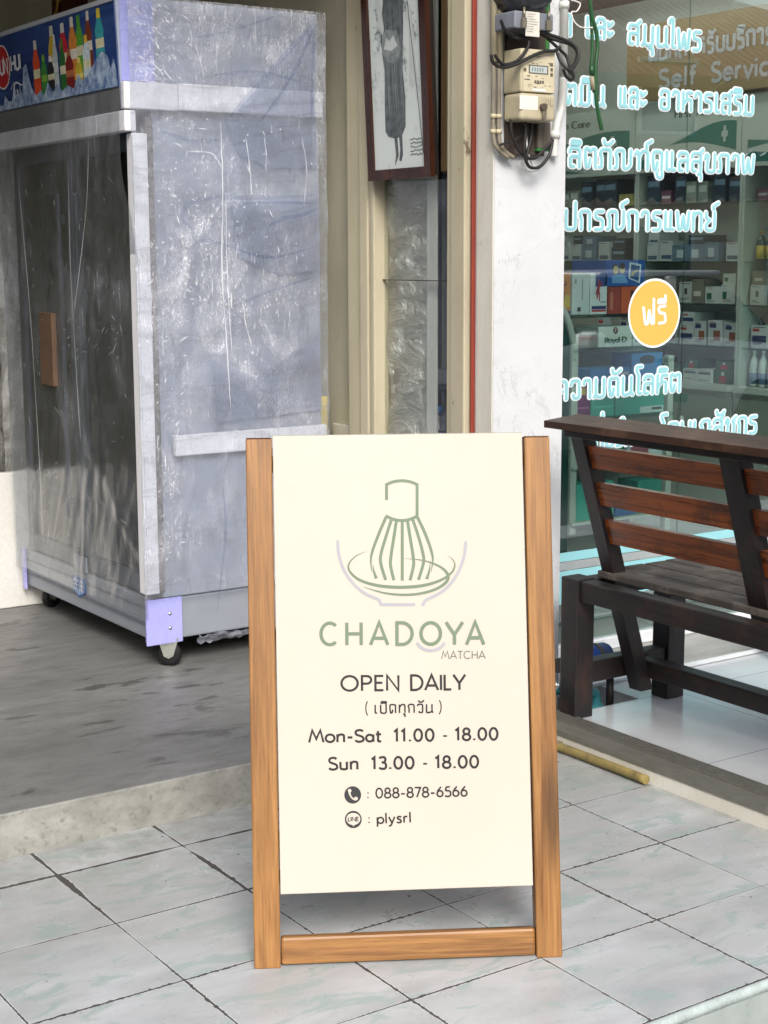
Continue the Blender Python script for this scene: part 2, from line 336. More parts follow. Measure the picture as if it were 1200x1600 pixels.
# latin
g_('C', .84, E(.47, .5, .45, .48, 48, 312)); g_('H', .74, [(.05, 0), (.05, 1)], [(.69, 0), (.69, 1)], [(.05, .5), (.69, .5)])
g_('A', .8, [(0, 0), (.4, 1), (.8, 0)], [(.15, .3), (.65, .3)]); g_('D', .78, [(.05, .02), (.05, .98), (.26, .98)]+E(.28, .5, .46, .48, 90, -90)+[(.26, .02), (.05, .02)])
g_('O', .98, E(.49, .5, .46, .48, 0, 360)); g_('Y', .74, [(0, 1), (.37, .44), (.37, 0)], [(.74, 1), (.37, .44)])
g_('M', .92, [(0, 0), (.2, 1), (.46, .28), (.72, 1), (.92, 0)]); g_('T', .62, [(0, .97), (.62, .97)], [(.31, 1), (.31, 0)])
g_('P', .6, [(.05, 0), (.05, .97), (.3, .97)]+E(.32, .72, .25, .25, 90, -90)+[(.3, .47), (.05, .47)]); g_('E', .5, [(.5, .97), (.05, .97), (.05, .03), (.5, .03)], [(.05, .52), (.45, .52)])
g_('F', .5, [(.5, .97), (.05, .97), (.05, 0)], [(.05, .52), (.45, .52)]); g_('N', .74, [(.05, 0), (.05, 1), (.69, 0), (.69, 1)]); g_('I', .1, [(.05, 0), (.05, 1)]); g_('L', .46, [(.05, 1), (.05, .03), (.46, .03)])
g_('S', .58, ([(.52, .86), (.42, .98), (.2, .98), (.05, .88), (.06, .62), (.3, .52), (.54, .4), (.56, .12), (.38, .02), (.16, .02), (.02, .15)], .16)); g_('U', .7, ([(.05, 1), (.05, .02), (.65, .02), (.65, 1)], .3))
g_('W', 1.1, [(0, 1), (.25, 0), (.55, .9), (.85, 0), (1.1, 1)]); g_('R', .62, [(.05, 0), (.05, .97), (.3, .97)]+E(.32, .72, .25, .25, 90, -90)+[(.3, .47), (.05, .47)], [(.3, .47), (.6, 0)])
g_('o', .62, E(.31, .33, .28, .31, 0, 360)); g_('n', .54, [(.05, 0), (.05, .66)], ([(.05, .4), (.14, .63), (.47, .63), (.47, 0)], .18)); g_('a', .54, E(.26, .31, .23, .28, 0, 360), [(.49, .62), (.49, 0)])
g_('t', .36, ([(.14, .9), (.14, .03), (.34, .03)], .14), [(0, .62), (.34, .62)]); g_('u', .54, ([(.05, .64), (.05, .03), (.47, .03), (.47, .3)], .2), [(.47, .64), (.47, 0)])
g_('p', .58, [(.05, .64), (.05, -.3)], E(.31, .32, .25, .29, 0, 360)); g_('l', .12, [(.05, 0), (.05, 1.05)]); g_('y', .52, [(.02, .64), (.27, 0)], ([(.5, .64), (.22, -.14), (.1, -.28), (.0, -.26)], .08))
g_('s', .42, ([(.38, .55), (.3, .63), (.12, .63), (.04, .5), (.16, .38), (.34, .27), (.38, .1), (.26, .02), (.08, .03), (.02, .1)], .1)); g_('r', .36, [(.05, .64), (.05, 0)], ([(.05, .4), (.14, .62), (.33, .62)], .16))
g_('e', .56, [(.04, .34), (.52, .34)]+E(.28, .32, .25, .3, 4, 318)); g_('f', .34, ([(.36, .98), (.15, .98), (.15, 0)], .14), [(0, .62), (.34, .62)]); g_('v', .5, [(0, .64), (.25, 0), (.5, .64)]); g_('i', .12, [(.05, 0), (.05, .64)], [(.05, .8), (.05, .92)])
g_('c', .5, E(.28, .32, .25, .3, 50, 310)); g_('d', .58, [(.5, 1.02), (.5, 0)], E(.27, .32, .24, .29, 0, 360)); g_('m', .86, [(.05, 0), (.05, .66)], ([(.05, .4), (.12, .63), (.41, .63), (.41, 0)], .16), ([(.41, .4), (.5, .63), (.79, .63), (.79, 0)], .16))
g_('0', .62, E(.31, .5, .27, .48, 0, 360)); g_('1', .32, [(.0, .8), (.2, .98), (.2, 0)]); g_('8', .58, E(.29, .74, .21, .24, 0, 360), E(.29, .26, .26, .25, 0, 360)); g_('7', .5, [(0, .97), (.48, .97), (.16, 0)])
g_('3', .54, ([(.04, .88), (.14, .98), (.42, .98), (.48, .8), (.42, .56), (.2, .54)], .13), ([(.2, .54), (.44, .54), (.53, .28), (.46, .03), (.16, .02), (.02, .12)], .15))
g_('5', .54, ([(.46, .97), (.12, .97), (.08, .58), (.3, .6), (.5, .52), (.52, .14), (.38, .02), (.16, .02), (.03, .1)], .15)); g_('6', .58, E(.3, .31, .25, .29, 0, 360), ([(.06, .36), (.12, .62), (.4, .99)], .2)); g_('2', .54, ([(.05, .82), (.14, .98), (.42, .98), (.49, .72), (.03, .03), (.52, .03)], .13)); g_('4', .58, [(.42, 0), (.42, .98), (.02, .28), (.56, .28)])
g_('-', .4, [(.04, .38), (.36, .38)]); g_('.', .16, [(.08, 0), (.08, .14)]); g_(':', .16, [(.08, .06), (.08, .2)], [(.08, .5), (.08, .64)]); g_('(', .26, ([(.22, 1.1), (.05, .75), (.05, .2), (.22, -.18)], .4)); g_(')', .26, ([(.04, 1.1), (.21, .75), (.21, .2), (.04, -.18)], .4)); g_(' ', .34)
# thai, loopless, consonant height 1
t_ = .2
g_('ก', .62, ([(.08, 0), (.08, .6), (-.02, .78), (.1, 1), (.54, 1), (.54, 0)], t_)); g_('ภ', .68, ([(-.04, .03), (.12, .03), (.12, .6), (.02, .78), (.14, 1), (.6, 1), (.6, 0)], .14))
g_('ณ', .98, ([(-.02, .03), (.12, .03), (.12, .6), (.02, .78), (.14, 1), (.5, 1), (.5, 0), (.72, 0), (.9, .2), (.9, 1)], .15)); g_('ท', .64, [(.06, 1), (.06, 0)], ([(.06, .62), (.22, 1), (.56, 1), (.56, 0)], t_))
g_('ฑ', .82, ([(.0, .8), (.1, 1), (.22, .84), (.22, 0)], .1), ([(.22, .62), (.4, 1), (.74, 1), (.74, 0)], t_)); g_('น', .66, ([(.06, 1), (.06, 0), (.36, .02), (.56, .16), (.56, 1)], .16), [(.54, .16), (.66, 0)])
g_('ม', .7, ([(.12, 1), (.12, 0), (.6, 0), (.6, 1)], t_), [(.13, .17), (0, 0)]); g_('บ', .64, ([(.06, 1), (.06, 0), (.56, 0), (.56, 1)], t_)); g_('ป', .64, ([(.06, 1), (.06, 0), (.56, 0), (.56, 1.42)], t_))
g_('ผ', .7, ([(.06, 1), (.06, 0), (.2, .02), (.33, .55), (.48, .02), (.62, 0), (.62, 1)], .1)); g_('พ', .76, ([(.02, 1), (.1, .03), (.26, .03), (.38, .85), (.5, .03), (.64, .03), (.72, 1)], .1)); g_('ฟ', .76, ([(.02, 1), (.1, .03), (.26, .03), (.38, .85), (.5, .03), (.64, .03), (.7, 1.45)], .1))
g_('ด', .64, ([(.3, .42), (.24, .02), (.1, .02), (.05, .45), (.05, 1), (.56, 1), (.56, 0)], .15)); g_('ต', .68, ([(.3, .42), (.24, .02), (.1, .02), (.05, .45), (.05, 1), (.22, 1), (.32, .84), (.42, 1), (.6, 1), (.6, 0)], .12))
g_('ค', .64, ([(.08, 0), (.05, .5), (.05, 1), (.56, 1), (.56, 0)], t_), ([(.07, .3), (.2, .52), (.34, .42)], .08)); g_('ษ', .74, ([(.06, 1), (.06, 0), (.56, 0), (.56, 1)], t_), [(.28, .52), (.74, .58)]); g_('ย', .64, ([(.28, .56), (.04, .7), (.04, 1)], .12), ([(.28, .56), (.04, .4), (.04, 0), (.56, 0), (.56, 1)], t_))
g_('ร', .56, ([(.48, .98), (.06, .98), (.06, .6), (.46, .56), (.46, 0), (.05, 0)], .17)); g_('ล', .64, ([(.03, .78), (.08, 1), (.56, 1), (.56, 0)], t_), ([(.56, .56), (.06, .58), (.06, .02), (.26, .02)], .17)); g_('ส', .66, ([(.03, .78), (.08, 1), (.56, 1), (.56, 0)], t_), ([(.56, .56), (.06, .58), (.06, .02), (.26, .02)], .17), [(.44, .98), (.68, 1.22)])
g_('ว', .56, ([(.0, .78), (.06, 1), (.48, 1), (.48, .02), (.18, .02), (.14, .2)], .17)); g_('ห', .68, [(.06, 1), (.06, 0)], ([(.06, .3), (.3, .62), (.58, .62), (.58, 0)], .14), ([(.3, .62), (.3, 1), (.64, .98)], .12)); g_('อ', .62, ([(.04, .74), (.06, 1), (.54, 1), (.54, 0), (.05, 0), (.05, .52), (.26, .52)], .17))
g_('ข', .66, ([(.0, .72), (.06, 1), (.22, .9), (.14, .5), (.14, 0), (.58, 0), (.58, 1)], .13)); g_('ช', .68, ([(.0, .72), (.06, 1), (.22, .9), (.14, .5), (.14, 0), (.56, 0), (.56, .72), (.44, .84), (.7, 1.08)], .12))
g_('า', .46, ([(.02, .78), (.06, 1), (.38, 1), (.38, 0)], .17)); g_('เ', .28, ([(.06, 1), (.06, .03), (.24, .03)], .1)); g_('แ', .56, ([(.06, 1), (.06, .03), (.24, .03)], .1), ([(.36, 1), (.36, .03), (.54, .03)], .1))
g_('โ', .32, ([(.36, 1.56), (.04, 1.56), (.04, 1.3), (.16, 1.12), (.16, .03), (.32, .03)], .12)); g_('ไ', .3, ([(-.04, 1.3), (-.02, 1.5), (.16, 1.56), (.16, .03), (.32, .03)], .12)); g_('ะ', .4, ([(.02, .84), (.1, .64), (.36, .84)], .08), ([(.02, .34), (.1, .14), (.36, .34)], .08))
for ch, st in {'ิ': ([([(-.52, 1.2), (-.5, 1.38), (-.06, 1.36), (-.06, 1.2), (-.52, 1.2)], .06)]), 'ี': ([([(-.52, 1.2), (-.5, 1.38), (-.06, 1.36), (-.06, 1.2), (-.52, 1.2)], .06), ([(-.06, 1.24), (-.06, 1.58)], 0)]), 'ื': ([([(-.56, 1.2), (-.5, 1.38), (-.06, 1.36), (-.06, 1.2), (-.56, 1.2)], .06), ([(-.06, 1.24), (-.06, 1.58)], 0), ([(-.24, 1.3), (-.24, 1.58)], 0)]),
               'ึ': ([([(-.52, 1.2), (-.5, 1.38), (-.2, 1.36), (-.06, 1.2), (-.52, 1.2)], .06), (E(-.04, 1.42, .09, .1, 0, 360), 0)]), 'ั': ([([(-.44, 1.48), (-.4, 1.26), (-.14, 1.26), (.06, 1.46)], .1)]), '่': ([([(-.08, 1.62), (-.08, 1.9)], 0)]), '้': ([([(-.34, 1.72), (-.26, 1.58), (-.08, 1.8), (.0, 1.85)], .06)]),
               '์': ([([(-.14, 1.18), (-.2, 1.36), (.14, 1.56)], .1)]), 'ุ': ([([(-.26, -.14), (-.08, -.14), (-.08, -.46)], .08)]), 'ู': ([([(-.38, -.14), (-.3, -.44), (-.06, -.44), (-.06, -.14)], .12)])}.items():
    G[ch] = (0, st)
def lay(text, track=.1):
    x = 0; out = []
    for ch in text:
        adv, st = G[ch]; xx = x-(track if adv == 0 else 0)
        for pts, r in st: out.append(fillet([('a', p[1]+xx, p[2]) if p[0] == 'a' else (p[0]+xx, p[1]) for p in pts], r))
        if adv: x += adv+track
    return out, x-track
def write(mb, text, f, x0, y0, x1, y1, cap, wd, d=0, track=.1, ext=0, step=.00003, rib=None):
    """text from (x0,y0) to (x1,y1) along its baseline, cap height cap, stroke width wd, all in the units of f; cap may be negative (v down)"""
    st, W = lay(text, track); L = math.hypot(x1-x0, y1-y0); ux, uy = (x1-x0)/L, (y1-y0)/L; kx = L/W
    sg = 1 if cap > 0 else -1
    for i, P in enumerate(st):
        Q = [(x0+ux*p[0]*kx-uy*sg*p[1]*abs(cap), y0+uy*p[0]*kx+ux*p[1]*cap) for p in P]
        (rib or ribbon)(mb, Q, wd, f, d+step*(i % (4 if rib else 40)), ext)
def disc(mb, cx, cy, rx, ry, f, d, n=40): mb.flat([(cx+rx*math.cos(6.28319*i/n), cy+ry*math.sin(6.28319*i/n)) for i in range(n)], f, d)

# ================================================================== THE SETTING
M_tile, M_conc = mat_tiles(), mat_concrete()
M_wtile = NG('white porcelain tile'); _g = M_wtile
def mk_wtile():
    g = _g; T = .6; sp = g.n('ShaderNodeSeparateXYZ'); g.l(g.co(loc=(.14, .43, 0)), sp.inputs[0])
    ds = [g.math('ABSOLUTE', g.math('SUBTRACT', g.math('FRACT', g.math('ADD', g.math('DIVIDE', sp.outputs[k], T), .5)), .5)) for k in (0, 1)]
    line = g.math('LESS_THAN', g.math('MINIMUM', *ds), .0022); n = g.noise(g.co((3, 3, 3)), 1, 7, .65); n2 = g.noise(g.co((20, 40, 9)), 1, 5, .7)
    c = g.mix(g.ramp(n, (.35, 0), (.7, 1)), (.50, .52, .55), (.42, .43, .445)); c = g.mix(g.ramp(n2, (.62, 0), (.74, .35)), c, (.4, .38, .34)); c = g.mix(line, c, (.12, .12, .12))
    return g.set(c, g.ramp(n, (.3, .10), (.7, .28)), 0, g.bump(n, .05, .002))
M_wtile = mk_wtile()
M_asph = plain('asphalt', (.06, .06, .062), .85, 0, .3, 9, .5)
tag(MB().box(-250, 250, -250, 60, -1.2, -.16).build('road', M_asph), kind='structure')
mb = MB().box(-7, 1.70, -1.372, .172, -.4, 0)
tag(mb.build('tile_pavement', M_tile), kind='structure')
tag(MB().box(-7, 9, -1.386, -1.3725, -.4, -.022).build('step_riser', grimy('marbled riser tile', '#a9b0ae', '#7f938b', .5, .4, (9, 9, 9), .1, False)), kind='structure')
M_rim = plain('glazed edge trim', '#a9b4b2', .28, 0, .25, 30, .2)
o = MB().cyl((-7, -1.374, -.012), (9, -1.374, -.012), .0125, n=16).build('tile_edge', M_rim); tag(o, kind='structure')
tag(MB().box(-7, 1.66, .172, 5.4, -.3, .12, bev=.006).build('concrete_floor', M_conc), kind='structure')
mb = MB()
for a in ((1.70, 9, -1.36, .174), (2.1, 9, .174, .36), (1.70, 1.80, .174, .36)): mb.box(a[0], a[1], a[2], a[3], -.3, .06)
tag(mb.build('porch_floor', M_wtile), kind='structure')
tag(MB().box(1.8, 2.1, .174, .36, -.3, -.03).build('drain_pit', plain('wet dirt', (.05, .045, .04), .9, 0, .4, 20, .8)), kind='structure')
tag(MB().box(1.70, 9, .36, .74, -.3, .055).build('sill_floor', grimy('cement sill', '#9a9a96', '#5e5c56', .6, .5, (3, 12, 3))), kind='structure')
tag(MB().box(1.9, 9, .752, 5.4, -.3, .06).build('shop_floor', M_wtile), kind='structure')
# plinth and door track along the porch
M_plinth = mat_peeling('peeling white plinth paint', '#dcdad0', '#77705f', .55, '#b5ad9a')
M_alu = plain('dull aluminium', '#85837c', .45, .55, .12, 30, .1)
o = MB().box(1.662, 1.6985, -1.36, .34, -.02, .043, bev=.006).build('plinth', M_plinth, loc=(1.68, -.5, 0)); tag(o, 'peeling white painted plinth below the porch door track', 'plinth')
t = thing('door_track', 'grey ribbed aluminium door track along the porch edge', 'door track', (1.70, -.5, .045))
box('track_plate', M_alu, t, 1.658, 1.785, -1.36, .345, .0435, .0635, bev=.001)
mb = MB()
for k in range(6): mb.box(1.716+k*.0115, 1.722+k*.0115, -1.36, .345, .0637, .0695)
mb.build('rail', M_alu, t)
t = thing('wall_pipe', 'old yellow plastic pipe lying along the foot of the plinth', 'pipe', (1.63, .1, .02))
M_yel = grimy('stained yellow pipe', '#94834c', '#4a4334', .8, .6, (11, 14, 11), .3, False)
MB().tube([(1.6, .36, .012), (1.625, .20, .014), (1.640, .02, .017), (1.644, -.17, .017), (1.645, -.34, .017)], .0135, 14).build('tube', M_yel, t)
MB().cyl((1.638, .075, .016), (1.641, .035, .017), .0175, n=16).build('coupling', grimy('dirty coupling', '#8d8468', '#544d3d', .7), t)
mb = MB()
for k in range(46):
    x, y, r = rnd.uniform(1.40, 1.60), rnd.uniform(-.05, .165), rnd.uniform(.004, .013)
    mb.lathe((x, y, -.002), [(r, 0), (r*.8, r*.3), (r*.3, r*.5)], 7)
tag(mb.build('dirt', plain('brown grit', (.16, .14, .11), .95, 0, .4, 40, .6)), kind='stuff')

# walls of the open shop and of the pharmacy
M_cream = grimy('old cream paint', '#b5ae93', '#7d7660', .45, .6)
M_creamw = grimy('cream plaster', '#bdb8a4', '#8a836e', .4, .75, (3, 3, 2))
M_white = plain('white laminate', '#d9dbd8', .4, 0, .05)
def wall(name, label, mat, *a, cat='wall'): return tag(MB().box(*a).build(name, mat, loc=((a[0]+a[1])/2, (a[2]+a[3])/2, a[4])), label, cat)
wall('back_wall', 'olive cream plaster wall at the back of the open shop', plain('olive plaster', '#8f8c6d', .8, 0, .1, 3, .2), -7, 1.86, 5.4, 5.5, 0, 3.3)
wall('far_wall', 'plain plaster wall on the far side of the open shop', M_creamw, -7.1, -7, -.6, 5.5, 0, 3.3)
wall('side_wall', 'cream plaster wall running back behind the wrapped fridge', M_creamw, 1.655, 1.80, 1.168, 5.4, 0, 3.3)
o = MB().box(-7, 9, .30, 5.6, 3.02, 3.2).build('ceiling', plain('grey ceiling', '#8c8c86', .9)); tag(o, kind='structure')
# ---- white pillar
M_pill = NG('flaking white paint')
def mk_pill():
    g = M_pill; n = g.noise(g.co((5, 5, 5)), 1, 8, .62, .7); n2 = g.noise(g.co((16, 16, 9)), 1, 9, .75, .6); n3 = g.noise(g.co((2, 2, 1.5)), 1, 5)
    c = g.mix(g.ramp(n3, (.4, 0), (.7, 1)), (.60, .615, .635), (.53, .545, .56))
    crack = g.ramp(g.math('ABSOLUTE', g.math('SUBTRACT', n2, .5)), (.0, 1), (.012, 0)); msk = g.ramp(n, (.50, 0), (.60, 1))
    c = g.mix(g.math('MULTIPLY', crack, msk), c, (.30, .29, .26)); c = g.mix(g.ramp(n2, (.64, 0), (.67, .55)), c, (.42, .41, .37)); c = g.mix(g.ramp(g.noise(g.co((1.2, 1.2, 1.1), loc=(5, 2, 8)), 1, 6, .7), (.5, 0), (.75, .35)), c, (.45, .44, .40))
    return g.set(c, .65, 0, g.bump(g.math('ADD', g.ramp(n, (.4, 0), (.6, 1)), g.math('MULTIPLY', n2, .5)), .35, .004))
wall('pillar', 'white flaking painted pillar carrying the electricity meters', mk_pill(), 1.622, 1.902, .352, .555, -.2, 3.1, cat='pillar')
# ---- timber window in the side wall
t = thing('timber_window', 'cream timber window with peeling frame between the fridge and the pillar', 'window', (1.62, .8, .12))
M_peel = mat_peeling('peeling cream paint', '#b4ac94', '#6f604b', .36, '#8d856f'); M_peel2 = mat_peeling('badly peeling cream paint', '#b3ab93', '#6b5f4e', .66, '#8d846c')
fr = box('frame', M_peel, t, 1.612, 1.70, 1.075, 1.166, .12, 3.05, bev=.004)
MB().box(1.600, 1.70, 1.022, 1.0735, .12, 3.05, bev=.005).box(1.606, 1.70, 1.002, 1.0205, .12, 3.05, bev=.003).box(1.598, 1.66, .979, .9995, .12, 3.05, bev=.004).build('bead', M_peel, fr)
box('stile', M_peel2, t, 1.590, 1.70, .462, .536, .12, 3.05, bev=.005)
box('bead', M_peel, t, 1.596, 1.68, .5375, .562, .12, 3.05, bev=.004)
box('red_edge', grimy('red painted edge', '#8f3a2a', '#4a1c14', .5), t, 1.608, 1.70, .4445, .4535, .12, 3.05, bev=.002)
box('gap_strip', plain('dark gap', (.02, .02, .02), .9), t, 1.625, 1.70, .4315, .4415, .12, 3.05, bev=0)
box('door_jamb', grimy('grey cream paint', '#cfccc2', '#9a9484', .4, .6), t, 1.616, 1.6215, .353, .431, .12, 3.05, bev=0)
box('sill', M_peel, t, 1.60, 1.70, .563, .978, .60, .66, bev=.004); box('apron', M_cream, t, 1.63, 1.66, .563, .978, .12, .598, bev=0)
M_pane = mat_glass('dusty window glass', (.95, .96, .95), 1.6, .02)
box('pane', M_pane, t, 1.640, 1.643, .563, .978, .662, 1.4165, bev=0); box('pane', M_pane, t, 1.640, 1.643, .563, .978, 1.420, 3.05, bev=0)
box('glazing_bar', plain('dark putty', (.05, .045, .035), .8), t, 1.632, 1.645, .563, .978, 1.4168, 1.4198, bev=0)
# behind the panes: crumpled sheet added for a bright reflection, white board, dark cabinet, stacked water bottles
M_sheet = NG('crumpled silver sheet')
def mk_sheet():
    g = M_sheet; n = g.noise(g.co((9, 9, 16), rot=(R(-28), 0, 0)), 1, 6, .62, 1.3); n2 = g.noise(g.co((4, 4, 3)), 1, 4)
    c = g.mix(g.ramp(n, (.3, 0), (.7, 1)), (.62, .63, .61), (.95, .95, .92)); g.set(c, g.ramp(n2, (.3, .3), (.7, .45)), .75, g.bump(n, 1.0, .06))
    tl = g.n('ShaderNodeBsdfTranslucent'); g.l(c, tl.inputs[0]); mx = g.n('ShaderNodeMixShader'); mx.inputs[0].default_value = .25; g.l(g.p.outputs[0], mx.inputs[1]); g.l(tl.outputs[0], mx.inputs[2]); g.l(mx.outputs[0], g.out.inputs[0]); return g.m
o = MB().grid(14, 60, lambda a, b: Vector((1.676-.022*a+.004*math.sin(a*9+b*31)+.003*math.sin(b*57+a*4), .760+a*.215, .664+b*2.2))).build('reflector_sheet', mk_sheet(), loc=(1.672, .87, .7)); tag(o, 'crumpled silvery sheet added behind the timber window glass as its bright reflection', 'sheet')  # tilted and metallic to stand in for the pane's bright reflection
o = MB().box(1.658, 1.668, .705, .757, .662, 2.9, bev=.002).build('white_board', grimy('speckled white board', '#c3c5c2', '#6c6c66', .3), loc=(1.67, .74, .66)); tag(o, 'narrow white board behind the window between silver sheet and dark cabinet', 'board')
t = thing('dark_cabinet', 'dark grey cabinet seen behind the timber window glass', 'cabinet', (1.8, .64, .66))
M_dkc = plain('charcoal panel', '#3a4048', .5)
box('back_panel', M_dkc, t, 1.80, 1.815, .57, 1.16, .66, 2.9); box('side_panel', M_dkc, t, 1.70, 1.798, 1.02, 1.04, .66, 2.9); box('shelf', M_dkc, t, 1.70, 1.798, .567, 1.018, 1.055, 1.072); box('shelf', M_dkc, t, 1.70, 1.798, .567, 1.018, .752, .765); box('upright', plain('grey upright', '#7d858c', .5), t, 1.765, 1.797, .80, .82, .766, 2.9)
M_wat = mat_glass('clear bottle plastic', (.72, .84, .95), 1.5, .08); M_blab = plain('blue bottle label', '#2a62ad', .4); M_bcap = plain('blue cap', '#3f79c4', .4)
def bottle(name, x, y, z, h, r, mb_, ml, mc, label, cat='bottle', group=None, lab=(.35, .62)):
    t = thing(name, label, cat, (x, y, z), group=group)
    MB().lathe((x, y, z), [(r*.85, 0), (r, h*.04), (r, h*.62), (r*.8, h*.72), (r*.36, h*.84), (r*.33, h*.9)], 16).build('body', mb_, t)
    MB().lathe((x, y, z), [(r*1.02, h*lab[0]), (r*1.02, h*lab[1])], 16).build('label', ml, t)
    MB().lathe((x, y, z), [(r*.4, h*.9), (r*.4, h*.99), (r*.3, h)], 12).build('cap', mc, t)
    return t
bottle('water_bottle', 1.74, .80, .765, .23, .036, M_wat, M_blab, M_bcap, 'clear water bottle with blue label on the lower shelf, nearest the white board')
bottle('water_bottle', 1.74, .715, .765, .23, .036, M_wat, M_blab, M_bcap, 'clear water bottle with blue label on the lower shelf, nearest the peeling stile')
o = MB().box(1.715, 1.79, .70, .83, 1.073, 1.12, bev=.004).build('white_carton', plain('grey card', '#8c929a', .6), loc=(1.75, .63, 1.073)); tag(o, 'pale carton lying on the upper shelf behind the window', 'carton')
# ---- framed picture hung on the window, leaning out at its top
t = thing('picture_frame', 'tall dark red framed old photograph of a robed figure with a staff', 'picture', (1.585, .79, 1.745))
LEAN = R(2.7)
def pf(y, z, d): return Vector((1.588-d*math.cos(LEAN)-(z-1.745)*math.sin(LEAN), y, 1.745+(z-1.745)*math.cos(LEAN)-d*math.sin(LEAN)))
M_mah = wood('dark red picture moulding', '#43200f', '#1f0b06', 'z', .3, False); M_blk = plain('black wood', '#17120f', .5)
y0, y1, z0, z1 = .612, .968, 1.745, 2.72; fw_ = .034
mb = MB()
for (a, b, c, d) in ((y0, y0+fw_, z0, z1), (y1-fw_, y1, z0, z1), (y0+fw_, y1-fw_, z0, z0+fw_), (y0+fw_, y1-fw_, z1-fw_, z1)):
    mb.prism([(a, c), (b, c), (b, d), (a, d)], pf, 0, .018)
frm = mb.build('moulding', M_mah, t)
mb = MB().prism([(y0+.006, z0+.006), (y1-.006, z0+.006), (y1-.006, z1-.006), (y0+.006, z1-.006)], pf, -.02, -.001); mb.build('backing', M_blk, t)
def mat_print(base):
    g = NG('faded photograph'); n = g.noise(g.co((26, 26, 26)), 1, 7, .75); n2 = g.noise(g.co((7, 7, 7)), 1, 4); zz = g.n('ShaderNodeSeparateXYZ'); g.l(g.co(), zz.inputs[0])
    up = g.ramp(g.math('MULTIPLY', zz.outputs[2], 1.2), (.2, 0), (.45, 1))
    c = g.mix(g.ramp(n, (.52, 0), (.62, 1)), (.52, .57, .56), (.10, .125, .125)); c2 = g.mix(g.ramp(n, (.62, 0), (.72, .7)), (.57, .62, .60), (.25, .28, .28))
    return g.set(g.mix(g.math('MULTIPLY', up, g.ramp(n2, (.35, 0), (.55, 1))), c2, c), .35)
pr = MB().prism([(y0+fw_-.002, z0+fw_-.002), (y1-fw_+.002, z0+fw_-.002), (y1-fw_+.002, z1-fw_+.002), (y0+fw_-.002, z1-fw_+.002)], pf, .002, .010).build('photograph', mat_print(0), t)
M_ink1, M_ink2, M_ink3 = plain('print dark', (.085, .10, .105), .4, 0, .5, 40), plain('print mid', (.20, .23, .23), .4, 0, .4, 50), plain('print pale', (.46, .50, .49), .4, 0, .1)
# the figure: drawn in photo units (0..1 across from left, metres up)
yl = y1-fw_; wd_ = (y1-y0-2*fw_)
def pq(u, v, d): return pf(yl-u*wd_, z0+fw_+v*.43, .0105+d)
def shape(name, pts, mat, d): return MB().flat(pts, pq, d).build(name, mat, pr)
shape('robe', [(.24, .28), (.30, .24), (.44, .22), (.56, .235), (.64, .30), (.66, .5), (.63, .7), (.66, .95), (.70, 1.25), (.30, 1.25), (.22, .95), (.27, .72), (.25, .5)], M_ink1, .0002)
shape('leg', [(.40, .02), (.43, .10), (.41, .24), (.47, .24), (.485, .10), (.45, .06)], M_ink1, .0002); shape('leg', [(.49, .06), (.52, .14), (.505, .24), (.57, .24), (.57, .10), (.535, .05)], M_ink1, .0003)
shape('bag', [(.24, .86), (.25, .97), (.30, 1.02), (.56, 1.0), (.60, .86), (.56, .80), (.45, .77), (.32, .79)], M_ink2, .0005); shape('cloth', [(.28, .88), (.33, .96), (.40, .93), (.47, .97), (.55, .89), (.42, .86)], M_ink3, .0008)
shape('arm', [(.14, 1.25), (.20, 1.05), (.26, .98), (.30, 1.02), (.24, 1.25)], M_ink3, .0009); shape('hand', [(.72, 1.08), (.78, 1.05), (.84, 1.10), (.82, 1.16), (.74, 1.16)], M_ink3, .0008)
shape('umbrella', [(.74, .60), (.80, .56), (.90, .60), (.84, 1.10), (.79, 1.10)], M_ink3, .0004)
mb = MB()
for i in range(11):
    x0 = .27+.036*i; ribbon(mb, [(x0+.02*math.sin(i*2.3), 1.2), (x0+.01, .9), (x0+.03*math.sin(i*1.7), .6), (x0+.02, .30+.03*math.sin(i*5))], [.002, .012, .005, .014, .002], pq, .0003+.00001*i)
mb.build('robe_folds', M_ink2, pr)
mb = MB(); ribbon(mb, [(.76, 1.25), (.80, 1.0), (.90, .5), (.965, .10)], .012, pq, .0010); ribbon(mb, [(.30, 1.0), (.35, 1.1), (.42, 1.25)], .02, pq, .0011); ribbon(mb, [(.575, .98), (.52, 1.1), (.45, 1.25)], .02, pq, .0012)
mb.build('staff', M_ink1, pr)
mb = MB()
for k in range(5):
    P = [(.72+.24*i/16, .205-.028*k+.007*rnd.uniform(-1, 1)) for i in range(17)]; ribbon(mb, P, .006, pq, .0007+k*.00002)
mb.build('handwriting', M_ink1, pr)
box('edge_strip', plain('brown wood strip', '#4a3a22', .6), t, 1.60, 1.63, .570, .60, 1.76, 2.9, bev=.002)
# ---- red and gold board high on the side wall
t = thing('shrine_board', 'dark red board with a gold ornament high on the cream wall', 'board', (1.64, 3.6, 2.6))
M_red = plain('dark red lacquer', '#4a0f0c', .35); M_gold = plain('gold paint', '#b08a3c', .3, .7)
box('panel', M_red, t, 1.632, 1.654, 3.39, 3.765, 2.52, 2.98, bev=.004)
MB().tube([(1.628, 3.69, 2.72), (1.622, 3.665, 2.675), (1.624, 3.68, 2.635), (1.628, 3.71, 2.63)], .009, 8).lathe((1.628, 3.665, 2.69), [(.001, -.03), (.014, -.015), (.018, .01), (.001, .03)], 10).build('ornament', M_gold, t)

